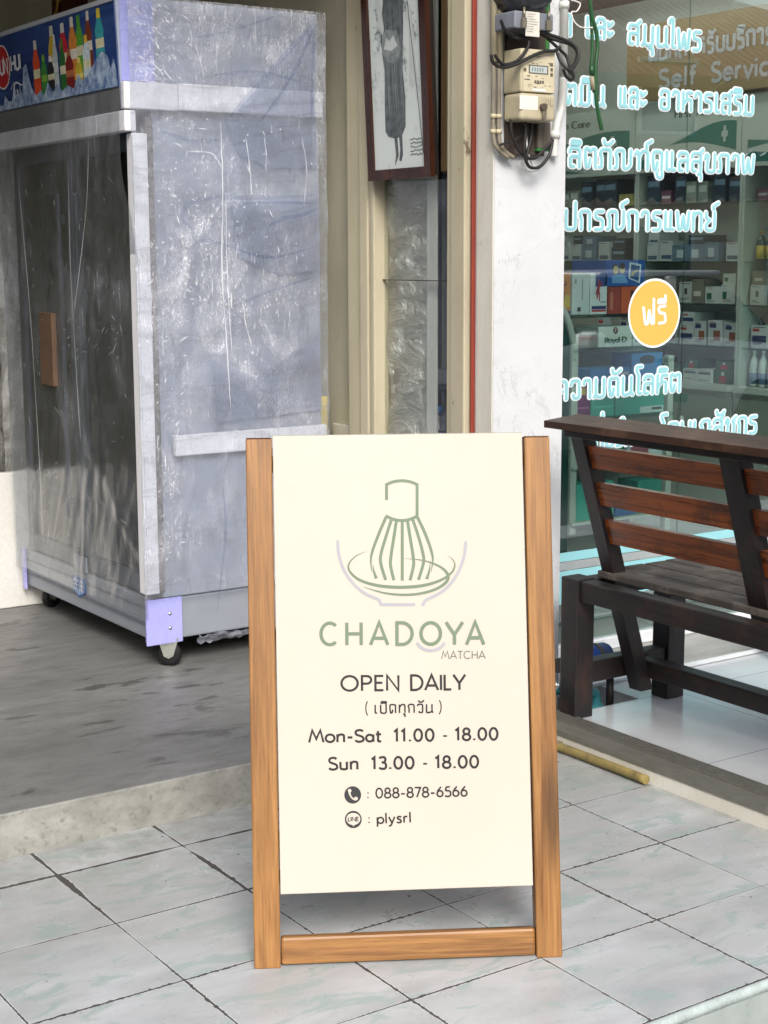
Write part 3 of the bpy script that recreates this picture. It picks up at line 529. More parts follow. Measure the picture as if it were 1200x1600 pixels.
# ================================================================== DISPLAY FRIDGE IN ITS WRAP
FX0, FX1, FY0, FY1, FZ = .86, 1.535, 1.222, 2.372, .12
fr = thing('display_fridge', 'tall two door drinks fridge on castors wrapped in clear crumpled plastic film', 'fridge', (1.2, 1.8, .12))
M_ste = plain('pale steel', '#8f959f', .42, .1, .05); M_body = plain('grey fridge side', '#969dac', .45, .0, .08, 3)
M_foam = NG('foam strip'); 
def mk_foam(g, a=(.80, .80, .83), b=(.68, .68, .72)):
    n = g.noise(g.co((60, 60, 60)), 1, 3); v = g.n('ShaderNodeTexVoronoi'); v.inputs['Scale'].default_value = 160; g.l(g.co(), v.inputs['Vector'])
    return g.set(g.mix(n, b, a), .75, 0, g.bump(g.math('ADD', v.outputs['Distance'], n), .25, .002))
M_foam = mk_foam(M_foam)
M_dark = plain('dark door frame', '#474f5a', .35, .3, .08); M_inner = plain('dim interior', '#46525f', .6)
box('cabinet', M_body, fr, .90, FX1, FY0, FY1, .36, 2.31, bev=.006)
bp = box('base', M_ste, fr, .858, FX1, FY0-.004, FY1, .215, .358, bev=.006)
MB().box(.854, .8575, FY0+.04, FY1-.02, .262, .272).box(.854, .8575, FY0+.04, FY1-.02, .318, .326).build('groove', plain('grey groove', '#6d727a', .5), bp)
def fxp(y, z, d): return Vector((.856-d, y, z))
bg_ = MB().prism([(1.885, .335), (1.775, .335), (1.775, .285), (1.83, .258), (1.885, .285)], fxp, 0, .004).build('badge', plain('blue badge', '#1d5fa8', .35), bp)
mb = MB()
for k in range(6): mb.box(.8510, .8516, 1.79+k*.016, 1.797+k*.016, .268+abs(k-2.5)*.005, .292)
mb.box(.8508, .8516, 1.782, 1.878, .305, .3075)
mb2 = MB(); ribbon(mb2, [(1.875, .318), (1.86, .326), (1.85, .316), (1.835, .326), (1.82, .316), (1.805, .326), (1.79, .316)], .004, fxp, .0046)
mb.build('emblem', plain('badge white', '#b9cde4', .4), bg_); mb2.build('lettering', plain('badge white', '#b9cde4', .4), bg_)
box('label_plate', M_ste, fr, .850, .8575, 1.755, 1.865, .362, .418, bev=.001)
# doors: frames, glass, handles
M_fglass = mat_glass('fridge door glass', (.42, .47, .48), 1.3, .01)
for dy0, dy1 in ((1.262, 1.79), (1.796, 2.335)):
    mb = MB().box(.862, .898, dy0, dy0+.05, .37, 1.9, bev=.004).box(.862, .898, dy1-.05, dy1, .37, 1.9, bev=.004).box(.862, .898, dy0+.051, dy1-.051, .37, .43, bev=.004).box(.862, .898, dy0+.051, dy1-.051, 1.84, 1.9, bev=.004)
    d = mb.build('door', M_dark, fr)
    box('glass', M_fglass, d, .876, .882, dy0+.048, dy1-.048, .428, 1.842, bev=0)
    hy = dy1-.075 if dy0 < 1.5 else dy0+.075
    MB().box(.835, .850, hy-.012, hy+.012, .55, 1.72, bev=.004).box(.8505, .861, hy-.01, hy+.01, .60, .63).box(.8505, .861, hy-.01, hy+.01, 1.62, 1.65).build('handle', M_dark, d)
    for z in (.62, .92, 1.22, 1.5, 1.72): box('shelf', plain('wire shelf', '#8a9298', .4, .5), fr, .8825, .8985, dy0+.052, dy1-.052, z, z+.014, bev=.001)
    box('inner_panel', M_inner, fr, .8990, .8998, dy0+.05, dy1-.05, .43, 1.84, bev=0)
    MB().box(.8840, .8975, dy0+.10, dy0+.13, .43, 1.84).build('shelf_rail', plain('grey rail', '#666d72', .4, .4), fr)
# header with its printed front
hd = MB().prism([(.905, 1.962), (.800, 1.962), (.786, 2.305), (.905, 2.305)], lambda u, v, d: Vector((u, d, v)), FY0-.004, FY1+.01).build('header', plain('header shell', '#9ba3ba', .4), fr)
def hp(y, z, d): k = (z-1.962)/(2.305-1.962); return Vector((.800-.014*k-d, y, z))
M_adv = NG('printed blue advert'); 
def mk_adv(g):
    n = g.noise(g.co((1, 3, 40)), 1, 5, .7); n2 = g.noise(g.co((2, 2, 2)), 1, 3)
    sp = g.n('ShaderNodeSeparateXYZ'); g.l(g.co(), sp.inputs[0])
    return g.set(g.mix(g.ramp(n, (.48, 0), (.7, .4)), g.mix(g.ramp(n2, (.35, 0), (.7, 1)), srgb('#14285c'), srgb('#2a4e94')), srgb('#5674a8')), .35)
HYL, HYR = FY1+.002, FY0+.004
adv = MB().prism([(HYR, 2.032), (HYL, 2.032), (HYL, 2.292), (HYR, 2.292)], hp, .001, .003).build('advert', mk_adv(M_adv), hd)
MB().prism([(HYR, 1.964), (HYL, 1.964), (HYL, 2.030), (HYR, 2.030)], hp, .0005, .0025).build('grey_band', plain('dull grey band', '#5b5d60', .5), hd)
def hcol(c): return plain('advert ink '+c, c, .35, 0, .18, 60)
def hshape(name, pts, c, d): MB().flat(pts, hp, .003+d).build(name, hcol(c), adv)
def bottle_print(yc, zb, zt, hw, liquid, cap, k, shoulder=.62):
    H = zt-zb; sh = zb+H*shoulder; nk = zb+H*.84
    hshape('bottle_print', [(yc-hw, zb), (yc-hw, zb+H*.3), (yc-hw*.8, zb+H*.42), (yc-hw, sh), (yc-hw*.42, nk), (yc-hw*.36, zt), (yc+hw*.36, zt), (yc+hw*.42, nk), (yc+hw, sh), (yc+hw*.8, zb+H*.42), (yc+hw, zb+H*.3), (yc+hw, zb)], liquid, k*.00012)
    hshape('bottle_cap', [(yc-hw*.44, nk), (yc-hw*.38, zt), (yc+hw*.38, zt), (yc+hw*.44, nk)], cap, k*.00012+.00005)
    hshape('bottle_label', [(yc-hw*.96, zb+H*.34), (yc-hw*.96, zb+H*.5), (yc+hw*.96, zb+H*.5), (yc+hw*.96, zb+H*.34)], cap if k % 2 else '#d7d3b0', k*.00012+.00004)
# tall row behind, short row in front, along the header from its near end
for k, a in enumerate([(1.345, 2.10, 2.285, .026, '#3c9fa8', '#e3c93a'), (1.43, 2.10, 2.287, .020, '#7d3a22', '#d8d3c4'), (1.505, 2.09, 2.283, .024, '#58a336', '#59a62f'), (1.56, 2.08, 2.284, .026, '#d98a3b', '#e0d9cc'), (1.64, 2.08, 2.274, .028, '#c3283a', '#d9d6cf'), (1.735, 2.07, 2.276, .028, '#c8a92a', '#d7d7c2'),
                        (1.455, 2.06, 2.215, .024, '#c7d9df', '#e2b73c'), (1.60, 2.05, 2.185, .027, '#7a2026', '#b06a4a'), (1.655, 2.05, 2.225, .019, '#2c6b34', '#3f8a3f'), (1.715, 2.06, 2.245, .017, '#bfc8cc', '#d9dde0'), (1.76, 2.06, 2.18, .022, '#26292c', '#e6e6e0'), (1.82, 2.055, 2.19, .021, '#3e8f3f', '#7fb93f'), (1.885, 2.05, 2.245, .024, '#d9502a', '#d7d2c8'), (1.52, 2.05, 2.15, .024, '#c9b43a', '#e5d57a')]):
    bottle_print(a[0], a[1], a[2], a[3]*1.3, a[4], a[5], k+2)
ice = [(HYL, 2.033), (HYL-.05, 2.062), (2.22, 2.05), (2.20, 2.085), (2.165, 2.06), (2.135, 2.06), (2.105, 2.115), (2.075, 2.065), (2.05, 2.11), (2.03, 2.07), (2.005, 2.165), (1.975, 2.175), (1.94, 2.09), (1.90, 2.06), (1.86, 2.075), (1.83, 2.055), (1.79, 2.095), (1.75, 2.06), (1.71, 2.085), (1.67, 2.055), (1.62, 2.07), (1.57, 2.055), (1.53, 2.10), (1.50, 2.075), (1.46, 2.085), (1.42, 2.105), (1.38, 2.13), (1.33, 2.15), (1.285, 2.13), (1.27, 2.09), (1.245, 2.12), (HYR, 2.08), (HYR, 2.033)]
M_ice = NG('printed ice'); 
def mk_ice(g):
    n = g.noise(g.co((30, 30, 30)), 1, 6, .7); return g.set(g.mix(g.ramp(n, (.35, 0), (.65, 1)), srgb('#48689c'), srgb('#b9cbe0')), .35)
MB().flat(ice, hp, .0062).build('ice_print', mk_ice(M_ice), adv)
mb = MB(); disc(mb, 2.205, 2.185, .078, .079, hp, .0064); mb.build('emblem_ring', hcol('#d8d6d6'), adv)
mb = MB(); disc(mb, 2.205, 2.185, .071, .073, hp, .0066); mb.build('emblem', hcol('#b51d2c'), adv)
mb = MB(); hq = lambda u, v, d: hp(-u, v, d); write(mb, 'SUN', hq, -2.262, 2.160, -2.150, 2.160, .052, .011, .0069); write(mb, 'HUI', hq, -2.118, 2.163, -2.025, 2.163, .052, .011, .0069)
ribbon(mb, [(p[0], p[1]) for p in fillet([(2.14, 2.098), (2.10, 2.122), (2.06, 2.118), (2.03, 2.104), (2.0, 2.118)], .03)], [.002, .006, .006, .002], hp, .0068); ribbon(mb, fillet([(2.10, 2.066), (2.115, 2.09), (2.092, 2.12)], .02), .008, hp, .0068); ribbon(mb, fillet([(2.075, 2.07), (2.068, 2.085), (2.08, 2.096)], .01), .008, hp, .0068)
mb.build('lettering', hcol('#d9dbe2'), adv)
box('header_trim', plain('white trim', '#b8bcc4', .4), hd, .780, .786, FY0-.004, FY1+.01, 2.293, 2.308, bev=.001)
# foam strips under the wrap
for a in ((.795, .835, FY0-.03, 1.41, 1.893, 1.958), (.796, .834, 1.412, FY1+.02, 1.893, 1.958), (.795, .985, FY0-.032, FY0-.008, 1.962, 2.046), (.987, FX1, FY0-.030, FY0-.007, 1.965, 2.05), (.945, FX1+.004, FY0-.03, FY0-.007, .842, .912)): box('foam_strip', M_foam, fr, *a, bev=.004)
MB().box(.822, .872, FY0-.030, FY0+.02, .385, 1.888, bev=.003).build('corner_strip', M_foam, fr)
MB().box(.874, .9, FY0-.014, FY0-.001, .385, 1.94, bev=.002).build('speckled_strip', grimy('speckled strip', '#7c7672', '#3b3735', .9, .7, (60, 60, 60), .4), fr)
M_pur = plain('lilac protective film', '#a5a6e2', .3, 0, .06, 12, .2)
pg = MB().box(.828, .962, FY0-.0125, FY0-.0055, .205, .362, bev=.002).box(.845, .8515, FY0-.005, FY0+.035, .205, .362, bev=.001).build('corner_guard', M_pur, fr)
[MB().lathe((.915, FY0-.0126, a), [(.0065, 0), (.005, -.003), (.001, -.004)], 12, 'y').build('screw', plain('screw steel', '#c7c9c6', .25, .9), pg) for a in (.308, .258)]
MB().box(.8455, .8515, FY1-.03, FY1+.006, .20, .37, bev=.002).build('corner_guard', M_pur, fr)
M_lil = plain('lilac film', '#9fa3dc', .3, 0, .08, 3)
MB().box(.80, .915, FY0-.0065, FY0-.0045, 2.05, 2.30).build('header_guard', M_lil, fr)
# castors
M_rub, M_zinc = plain('black rubber', '#141416', .45, 0, .2), plain('bright zinc', '#b9bcb4', .3, .85, .08)
def castor(x, y, rz):
    M = Matrix.Translation((x, y, FZ)) @ Matrix.Rotation(rz, 4, 'Z')
    def P(v): return M @ Vector(v)
    f = MB()
    for s in (-1, 1): f.prism([(-.038, .094), (.03, .094), (.012, .036), (-.004, .028), (-.02, .036)], lambda u, v, d, s=s: P((u+.014, s*.0185+d, v)), -.002, .002)
    f.box(-.035, .045, -.02, .02, .0945, .099, M=M); f.cyl(P((.012, -.024, .042)), P((.012, .024, .042)), .006, n=10)
    fk = f.build('castor', M_zinc, fr)
    wh = MB()
    prof = [(.012, -.015), (.036, -.015), (.042, -.009), (.042, .009), (.036, .015), (.012, .015)]
    t_ = bmesh.new(); tm = MB(); tm.lathe((.012, 0, .042), prof, 24, 'y'); wh.add(tm.b, M); wh.build('wheel', M_rub, fk)
castor(.915, FY0+.025, R(-32)); castor(.93, FY1-.05, R(20)); castor(1.46, FY0+.06, R(-60)); castor(1.46, FY1-.06, R(75))
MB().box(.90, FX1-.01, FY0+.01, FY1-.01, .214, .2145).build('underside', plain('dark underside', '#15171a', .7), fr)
# the film itself: a side sheet, a front sheet, a gathered edge
from mathutils import noise as mn
def fold(a, b, s=1.0): return -.0045*s*max(0, 1-9*abs(mn.noise(Vector((a*2.1+b*.9, b*1.7-a*.6, 7.3)))))+ .006*s*mn.noise(Vector((a*4, b*9, 1.7)))+.004*s*mn.noise(Vector((a*13+b*7, b*6, 4.2)))+.0022*s*abs(mn.noise(Vector((a*26, b*15+a*20, 9))))
M_film = mat_film('crumpled packing film'); M_filmf = mat_film('smooth packing film', .07, (.93, .945, .97), (.60, .64, .72), 'x', .5, .12, 1.0)
MB().grid(150, 320, lambda a, b: Vector((.812+a*(FX1-.806), FY0-.040+fold(a*1.4, b*2.2), .372+b*1.938))).build('plastic_wrap', M_film, fr, fixn=False)
M_fold = mat_film('doubled film layer', .18, (.80, .83, .90), (.45, .49, .60), 'y', .6, .5)
def sx(px, py, d=0): p = at(px, py, y=FY0-.052-d); return p
def sidef(u, v, d): p = at(u, v, y=FY0-.052); return Vector((p.x, FY0-.052-d, p.z))
def at(px, py, x=None, y=None, z=None):          # a point seen in the photograph, taken at a known x, y or z of the place
    C0 = Vector((-1.374, -3.474, 1.5)); d = right*((px-600)/2442.8)+down*((py-800)/2442.8)+fwd
    k = (x-C0.x)/d.x if x is not None else (y-C0.y)/d.y if y is not None else (z-C0.z)/d.z
    return C0+d*k
MBD = MB()
for k, P in enumerate([[(491, 34), (440, 95), (360, 186), (420, 190), (493, 196)], [(352, 184), (493, 196), (496, 262), (420, 262), (372, 240)], [(360, 320), (498, 306), (500, 420), (440, 430), (372, 400)], [(330, 560), (400, 590), (500, 520), (503, 640), (340, 660)]]): MBD.flat(P, sidef, .0004*k)
FW = MB(); FD = MB()
for k, (P, w_) in enumerate([([(491, 34), (425, 108), (352, 190)], 3.5), ([(491, 40), (455, 120), (405, 192)], 2.2), ([(492, 40), (488, 120), (486, 190)], 2.5), ([(496, 305), (420, 309), (330, 309), (290, 322), (287, 345), (305, 360)], 3.2), ([(496, 318), (430, 316), (350, 318)], 2), ([(290, 398), (312, 376), (345, 381), (420, 402), (497, 384)], 2.0), ([(418, 354), (440, 342), (470, 336), (497, 325)], 3.0), ([(250, 205), (300, 220), (345, 218)], 2.5), ([(330, 118), (400, 112), (470, 128)], 2.2), ([(348, 760), (352, 830), (345, 900), (338, 960)], 1.6), ([(360, 480), (430, 452), (500, 430)], 2.0), ([(300, 60), (360, 48), (440, 22)], 1.6)]):
    Q = [(p.x, p.y) for p in spline([Vector((*q, 0)) for q in P], 8)]; ribbon(FD, Q, [.6, w_*2.6, w_*1.9, w_*2.4, .6], sidef, .0022+.0001*k)
for k, (P, w_) in enumerate([([(344, 190), (347, 300), (346, 420), (352, 520), (360, 640)], 2.0), ([(352, 300), (354, 420), (362, 560)], 1.3), ([(383, 214), (389, 262), (392, 306)], 1.6), ([(412, 214), (415, 240), (414, 268)], 1.3), ([(304, 70), (312, 95), (318, 122)], 1.0), ([(378, 470), (383, 505), (392, 540)], 1.4), ([(290, 236), (330, 240), (345, 262)], 1.4), ([(470, 215), (478, 260), (474, 320)], 1.0)]):
    Q = [(p.x+rnd.uniform(-.5, .5), p.y) for p in spline([Vector((*q, 0)) for q in P], 8)]; ribbon(FW, Q, [.3, w_, w_*.5, w_*1.2, w_*.4, w_, .3], sidef, .0040+.0001*k)
for k in range(420):
    t_ = rnd.random()
    if t_ < .30: x, y, an = rnd.gauss(240, 26), rnd.uniform(8, 135), rnd.gauss(48, 16)
    elif t_ < .72: x, y, an = rnd.gauss(285, 40), rnd.uniform(185, 480), rnd.choice([rnd.gauss(58, 14), rnd.gauss(95, 20), rnd.gauss(20, 18)])
    elif t_ < .86: x, y, an = rnd.gauss(400, 50), rnd.uniform(190, 520), rnd.gauss(84, 14)
    else: x, y, an = rnd.gauss(262, 14), rnd.uniform(480, 940), rnd.gauss(-52, 24)
    if not (206 < x < 496): continue
    L_ = rnd.choice([2, 3, 4, 6, 8, 13])*rnd.uniform(.6, 1.3); c0, s0_ = math.cos(R(an))*L_/2, math.sin(R(an))*L_/2; w_ = rnd.uniform(.6, 2.2)*(1 if L_ > 5 else 1.3)
    ribbon(FW, [(x-c0, y-s0_), (x+rnd.uniform(-.8, .8), y), (x+c0, y+s0_)], [.2, w_, .2], sidef, .0052+.00001*k)
def ff(a, b):
    z = .30+b*1.72; bulge = .02*math.sin(min(1, max(0, (b-.05)/.9))*math.pi)
    q = min(1, max(0, (b-.66)/.24)); x = .826-.052*q*q*(3-2*q)+.5*fold(a*2+5, b*2, 1.2)
    return Vector((x, FY0-.036+a*(FY1+.055-FY0), z))
MB().grid(110, 150, ff).build('plastic_wrap', M_filmf, fr, fixn=False)
MB().grid(40, 160, lambda a, b: Vector((.834+a*.7, FY1+.022+.02*math.sin(b*3.1)+fold(a*2, b*3, 2), .30+b*1.99))).build('plastic_wrap', M_filmf, fr, fixn=False)
mb = MB().grid(30, 6, lambda a, b: Vector((1.02+a*.5, FY0-.02+.02*b+.012*mn.noise(Vector((a*20, b*3, 0))), .222-.03*b-.03*abs(mn.noise(Vector((a*14, b*2, 3)))))))
mb.build('wrap_tail', mat_film('gathered film end', .35, (.8, .83, .88), (.6, .65, .8), 'y', 1.3, .8), fr, fixn=False)
wr = [o for o in bpy.data.objects if o.name == 'plastic_wrap'][0]; offw = OFF[fr]
M_glint = NG('painted white glint'); tr_ = M_glint.n('ShaderNodeBsdfTransparent'); mx_ = M_glint.n('ShaderNodeMixShader'); mx_.inputs[0].default_value = .5; M_glint.set((.88, .90, .94), .2); M_glint.l(tr_.outputs[0], mx_.inputs[1]); M_glint.l(M_glint.p.outputs[0], mx_.inputs[2]); M_glint.l(mx_.outputs[0], M_glint.out.inputs[0])  # white ribbon material, glints painted on the film
M_fdk = NG('film fold seen edge on'); tr_ = M_fdk.n('ShaderNodeBsdfTransparent'); tr_.inputs[0].default_value = (.86, .88, .93, 1); M_fdk.l(tr_.outputs[0], M_fdk.out.inputs[0])
MBD.build('doubled_layer', M_fold, wr, off=offw); FD.build('crease', M_fdk.m, wr, off=offw); tag(FW.build('painted_glints', M_glint.m, wr, off=offw), kind='stuff')
def frontf(u, v, d): p = at(u, v, x=.776); return Vector((.776-d, p.y, p.z))
FW = MB()  # painted glints for the front sheet
for k in range(130):
    t_ = rnd.random()
    if t_ < .25: x, y, an = rnd.gauss(150, 26), rnd.uniform(500, 565), rnd.gauss(-50, 20)
    elif t_ < .5: x, y, an = rnd.uniform(10, 70), rnd.uniform(250, 700), rnd.gauss(80, 14)
    elif t_ < .7: x, y, an = rnd.gauss(75, 18), rnd.uniform(720, 850), rnd.gauss(-65, 20)
    else: x, y, an = rnd.uniform(60, 200), rnd.uniform(230, 860), rnd.gauss(60, 30)
    if not (8 < x < 200): continue
    L_ = rnd.choice([4, 6, 10, 18])*rnd.uniform(.6, 1.2); c0, s0_ = math.cos(R(an))*L_/2, math.sin(R(an))*L_/2; w_ = rnd.uniform(.3, .9)
    ribbon(FW, [(x-c0, y-s0_), (x+rnd.uniform(-.8, .8), y), (x+c0, y+s0_)], [.2, w_, .2], frontf, .00001*k)
for P in ([(108, 250), (112, 420), (122, 600), (128, 690)], [(30, 280), (48, 480), (62, 700), (70, 860)], [(140, 220), (136, 330), (116, 500)]): ribbon(FW, [(p.x, p.y) for p in spline([Vector((*q, 0)) for q in P], 8)], [.2, 1.0, .5, 1.2, .2], frontf, .004)
tag(FW.build('painted_glints', M_glint.m, [o for o in bpy.data.objects if o.name == 'plastic_wrap.001'][0], off=offw), kind='stuff')
t = tag(MB().box(.812, .831, 1.90, 2.02, 1.035, 1.30, bev=.003).build('cardboard_piece', plain('brown cardboard', '#5c4635', .8, 0, .2, 10, .3), loc=(.82, 1.95, 1.04)), 'brown cardboard piece tucked under the plastic film on the fridge door handle', 'cardboard')
# foam sheet standing behind the fridge's far front corner, another wrapped cooler beyond
o = MB().box(.48, .985, 2.398, 2.45, .12, .66, bev=.006).build('foam_sheet', mk_foam(NG('packing foam sheet'), (.70, .695, .66), (.55, .54, .50)), loc=(.75, 2.42, .12)); o.rotation_euler = (R(-3), 0, 0)
tag(o, 'white foam sheet standing on the cement floor beside the wrapped fridge', 'foam sheet')
t = thing('wrapped_cooler', 'second cooler in shiny wrap, mostly hidden behind the tall fridge', 'cooler', (1.2, 3.1, .12))
box('cabinet', plain('cooler shell', '#8f8f8a', .5), t, .93, 1.50, 2.70, 3.4, .62, 1.94, bev=.01); box('base', plain('cooler base', '#6e7178', .5), t, .935, 1.49, 2.71, 3.39, .20, .615, bev=.005)
for x, y in ((.97, 2.75), (1.45, 2.75), (.97, 3.35), (1.45, 3.35)): box('foot', M_rub, t, x-.03, x+.03, y-.03, y+.03, .12, .198)
MB().grid(40, 80, lambda a, b: Vector((.905+a*.6, 2.68+fold(a*3+9, b*3, 1.5), .5+b*1.45))).build('plastic_wrap', mat_film('shiny wrap', .45, (.8, .8, .8), (.6, .59, .54), 'x', 2.0, .9, 1.5), t, fixn=False)
MB().grid(40, 80, lambda a, b: Vector((.905+fold(a*3+2, b*3, 1.5), 2.68+a*.74, .5+b*1.45))).build('plastic_wrap', bpy.data.materials['shiny wrap'], t, fixn=False)
o = MB().box(.86, .915, 2.86, 2.92, .12, 2.6, bev=.003).build('dark_post', plain('dark brown post', '#2a2320', .6), loc=(.89, 2.89, .12)); tag(o, 'dark brown upright post beside the second wrapped cooler', 'post')
o = MB().tube([(1.585, 1.30, 1.0), (1.58, 1.295, .95), (1.587, 1.305, .90), (1.58, 1.30, .80), (1.585, 1.29, .70)], .022, 8).build('yellow_cloth', plain('yellow cloth', '#c9b23f', .8, 0, .2, 20, .4), loc=(1.585, 1.3, 1.0)); tag(o, 'yellow cloth hanging in the gap between fridge and cream wall', 'cloth')
o = MB().box(1.635, 1.653, 1.172, 1.31, .12, .90, bev=.003).build('white_board', plain('off white board', '#c3bfb2', .6), loc=(1.64, 1.24, .12)); tag(o, 'low off white board against the cream wall beside the fridge', 'board')

# ================================================================== THE A-FRAME SIGN (local axes: s along the front, d inwards, t up the lean)
LN = R(12); cL, sL = math.cos(LN), math.sin(LN)
sg = thing('folding_sign', 'wooden folding pavement sign with a cream cafe opening hours panel', 'sign', (.1453, -.7247, 0), math.atan2(-.4931, .8700))
def sp(s, t, d=0): return Vector((s, t*sL+d*cL, t*cL-d*sL))
M_teak = wood('oiled teak', '#aa7a42', '#70481f', 'z', .45, True, 1.5, 1.3, None, .12, .08, (R(12), 0, 0)); M_teakx = wood('oiled teak rail', '#aa7a42', '#714923', 'x', .45, True, 1.5, 1.4, None, .12, .08); M_end = wood('dark end grain', '#6e4426', '#3d2210', 'x', .6, False)
def bar(s0, s1, t0, t1, d0, d1, bev=.003, tip=True):
    t = bmesh.new(); bmesh.ops.create_cube(t, size=1)
    for v in t.verts:
        s, tt, d = (s0+s1)/2+v.co.x*(s1-s0), (t0+t1)/2+v.co.z*(t1-t0), (d0+d1)/2+v.co.y*(d1-d0)
        if tip and v.co.z < 0 and t0 < .001: tt = d*math.tan(LN)
        v.co = sp(s, tt, d)
    bmesh.ops.bevel(t, geom=t.edges[:], offset=bev, segments=2, profile=.5, affect='EDGES')
    m_ = MB(); m_.add(t); return m_
def sbar(name, mat, *a, **k): return bar(*a, **k).build(name, mat, sg)
p1 = sbar('post', M_teak, 0, .0565, 0, 1.134, 0, .042); p2 = sbar('post', M_teak, .6085, .665, 0, 1.130, 0, .042)
for p, a in ((p1, (.001, .0555)), (p2, (.6095, .664))): bar(a[0], a[1], 1.1345 if p is p1 else 1.1305, 1.1365 if p is p1 else 1.1325, .001, .041, .0005).build('end_grain', M_end, p)
sbar('bottom_rail', M_teakx, .0575, .6075, .006, .064, .004, .036, bev=.006, tip=False)
sbar('panel_rail', M_teakx, .0568, .6082, .172, .205, .0265, .041, tip=False); sbar('panel_rail', M_teakx, .0568, .6082, 1.06, 1.10, .0265, .041, tip=False)
M_canvas = plain('cream printed panel', (.54, .482, .412), .55, 0, .025, 3, .03)
pn = sbar('panel', M_canvas, .0585, .6045, .156, 1.140, .001, .025, bev=.0015, tip=False)
bar(.0585, .6045, 1.1403, 1.1412, .002, .024, .0003).build('top_edge', plain('grey panel edge', '#a9aaa4', .6), pn)
# rear frame, splayed back
for s0 in (.004, .610):
    q0, q1 = sp(0, 1.10, .046), Vector((0, .545, 0)); mb = MB()
    mb.prism([(q0.y, q0.z), (q0.y+.036, q0.z), (q1.y+.040, 0), (q1.y, 0)], lambda u, v, d: Vector((d, u, v)), s0, s0+.051); mb.build('rear_leg', M_teak, sg)
MB().box(.056, .609, .532, .562, .05, .10, bev=.004).build('rear_rail', M_teakx, sg)
b_ = sp(.6655, .585, .02); MB().cyl(b_, b_+Vector((.006, 0, 0)), .009, n=14).cyl(b_+Vector((.006, 0, 0)), b_+Vector((.010, 0, 0)), .005, n=12).build('bolt', plain('steel bolt', '#b4b4b2', .3, .9), sg)
# artwork: laid out on the panel in the units of its print, u across and v down
HM = (.0013810743760161645, -2.2721235545648377e-05, -.5138638554264324, -5.395998599164176e-05, -.0013688796446257867, 2.09527477604679, -3.13871801954269e-05, 1.949123898684177e-05)
def art(u, v, d=0):
    w_ = HM[6]*u+HM[7]*v+1; return sp((HM[0]*u+HM[1]*v+HM[2])/w_, (HM[3]*u+HM[4]*v+HM[5])/w_, .001-.0004-d)
def inkm(col): return plain('sign ink '+col, tuple(c*(.62 if col == GREY else .5) for c in srgb(col)), .5, 0, .02)
def ink(name, mb, col): return mb.build(name, inkm(col), pn)
GREEN, GREY, BLACK, CHAR = '#8ea686', '#c3c3cc', '#191a1f', '#33353a'
def lg(pts): return [(480+a/3.75, 720+b/3.75) if not isinstance(a, str) else None for a, b in pts]
def curve(pts): return [(p.x, p.y) for p in spline([Vector((a, b, 0)) for a, b in lg(pts)], 8)]
mb = MB(); wL = 18/3.75; k = [0]
def st(pts, wd=wL, cv=True):
    k[0] += 1; ribbon(mb, curve(pts) if cv else lg(pts), wd, art, .00003*k[0])
st([(464, 230), (464, 138)], cv=False); st([(457, 143), (500, 124), (553, 117), (606, 124), (650, 143)]); st([(643, 138), (643, 330)], cv=False)
st([(458, 322), (505, 343), (553, 350), (600, 343), (650, 322)])
st([(463, 326), (420, 425), (381, 530), (372, 590), (379, 655)], [wL, wL, wL*.9, wL*.6, .4]); st([(384, 608), (389, 645), (404, 690)], [.4, 3.0, 5.4])
st([(492, 346), (462, 440), (433, 540), (430, 600), (459, 698)]); st([(522, 352), (505, 460), (490, 560), (488, 615), (507, 700)]); st([(556, 352), (556, 702)], cv=False)
st([(587, 352), (604, 460), (620, 560), (622, 615), (602, 700)]); st([(618, 346), (650, 440), (678, 545), (680, 600), (651, 697)])
st([(643, 326), (692, 430), (727, 530), (735, 585), (724, 655)], [wL, wL, wL*.9, wL*.6, .4]); st([(720, 598), (714, 645), (699, 693)], [.4, 3.0, 5.2])
st([(345, 530), (282, 560), (243, 605), (250, 650), (310, 700), (420, 732), (553, 741), (680, 730), (780, 700), (845, 655), (864, 610), (852, 578), (825, 557)], [.3, 1.6, 2.6, 3.4, 4.2, 4.9, 5.0, 4.8, 4.2, 3.4, 2.4, 1.4, .3])
st([(567, 573), (650, 579), (730, 598), (795, 632), (824, 672), (812, 712), (752, 752), (660, 778), (560, 785), (460, 776), (385, 757), (325, 737)], [.3, 1.4, 2.6, 3.8, 4.8, 4.8, 4.4, 4.0, 3.6, 3.0, 1.8, .3])
ink('emblem', mb, GREEN); mb = MB()
st([(178, 465), (183, 540), (212, 635), (268, 718), (340, 778), (412, 810), (424, 824), (432, 846)]); st([(422, 842), (631, 842)], cv=False); st([(928, 472), (919, 555), (888, 645), (832, 728), (768, 780), (702, 812), (684, 828), (676, 850)]); st([(640, 1066), (672, 1098), (722, 1112), (773, 1098), (805, 1066)])
ink('bowl_emblem', mb, GREY)
mb = MB(); k = 1
for ch, x0, x1 in (('C', 78, 175), ('H', 225, 322), ('A', 370, 472), ('D', 519, 619), ('O', 662, 784), ('Y', 813, 911), ('A', 933, 1034)):
    yb = 1081-5*(x0-75)/960; write(mb, ch, art, 480+x0/3.75, 720+yb/3.75, 480+x1/3.75, 720+(yb-.5)/3.75, -35.2, 5.4, k*.00014); k += 1
ink('lettering', mb, GREEN)
mb = MB(); write(mb, 'MATCHA', art, 480+787/3.75, 720+1161/3.75, 480+1043/3.75, 720+1159/3.75, -12.0, 1.7, track=.14); ink('lettering', mb, '#8c948a')
def c2(x, y): return 460+x/3.3333, 1030+y/3.3333
def line(mb, text, x0, y0, x1, y1, cap, wd, track=.12, d=0): a, b = c2(x0, y0); c, e = c2(x1, y1); write(mb, text, art, a, b, c, e, -cap/3.3333, wd/3.3333, d, track)
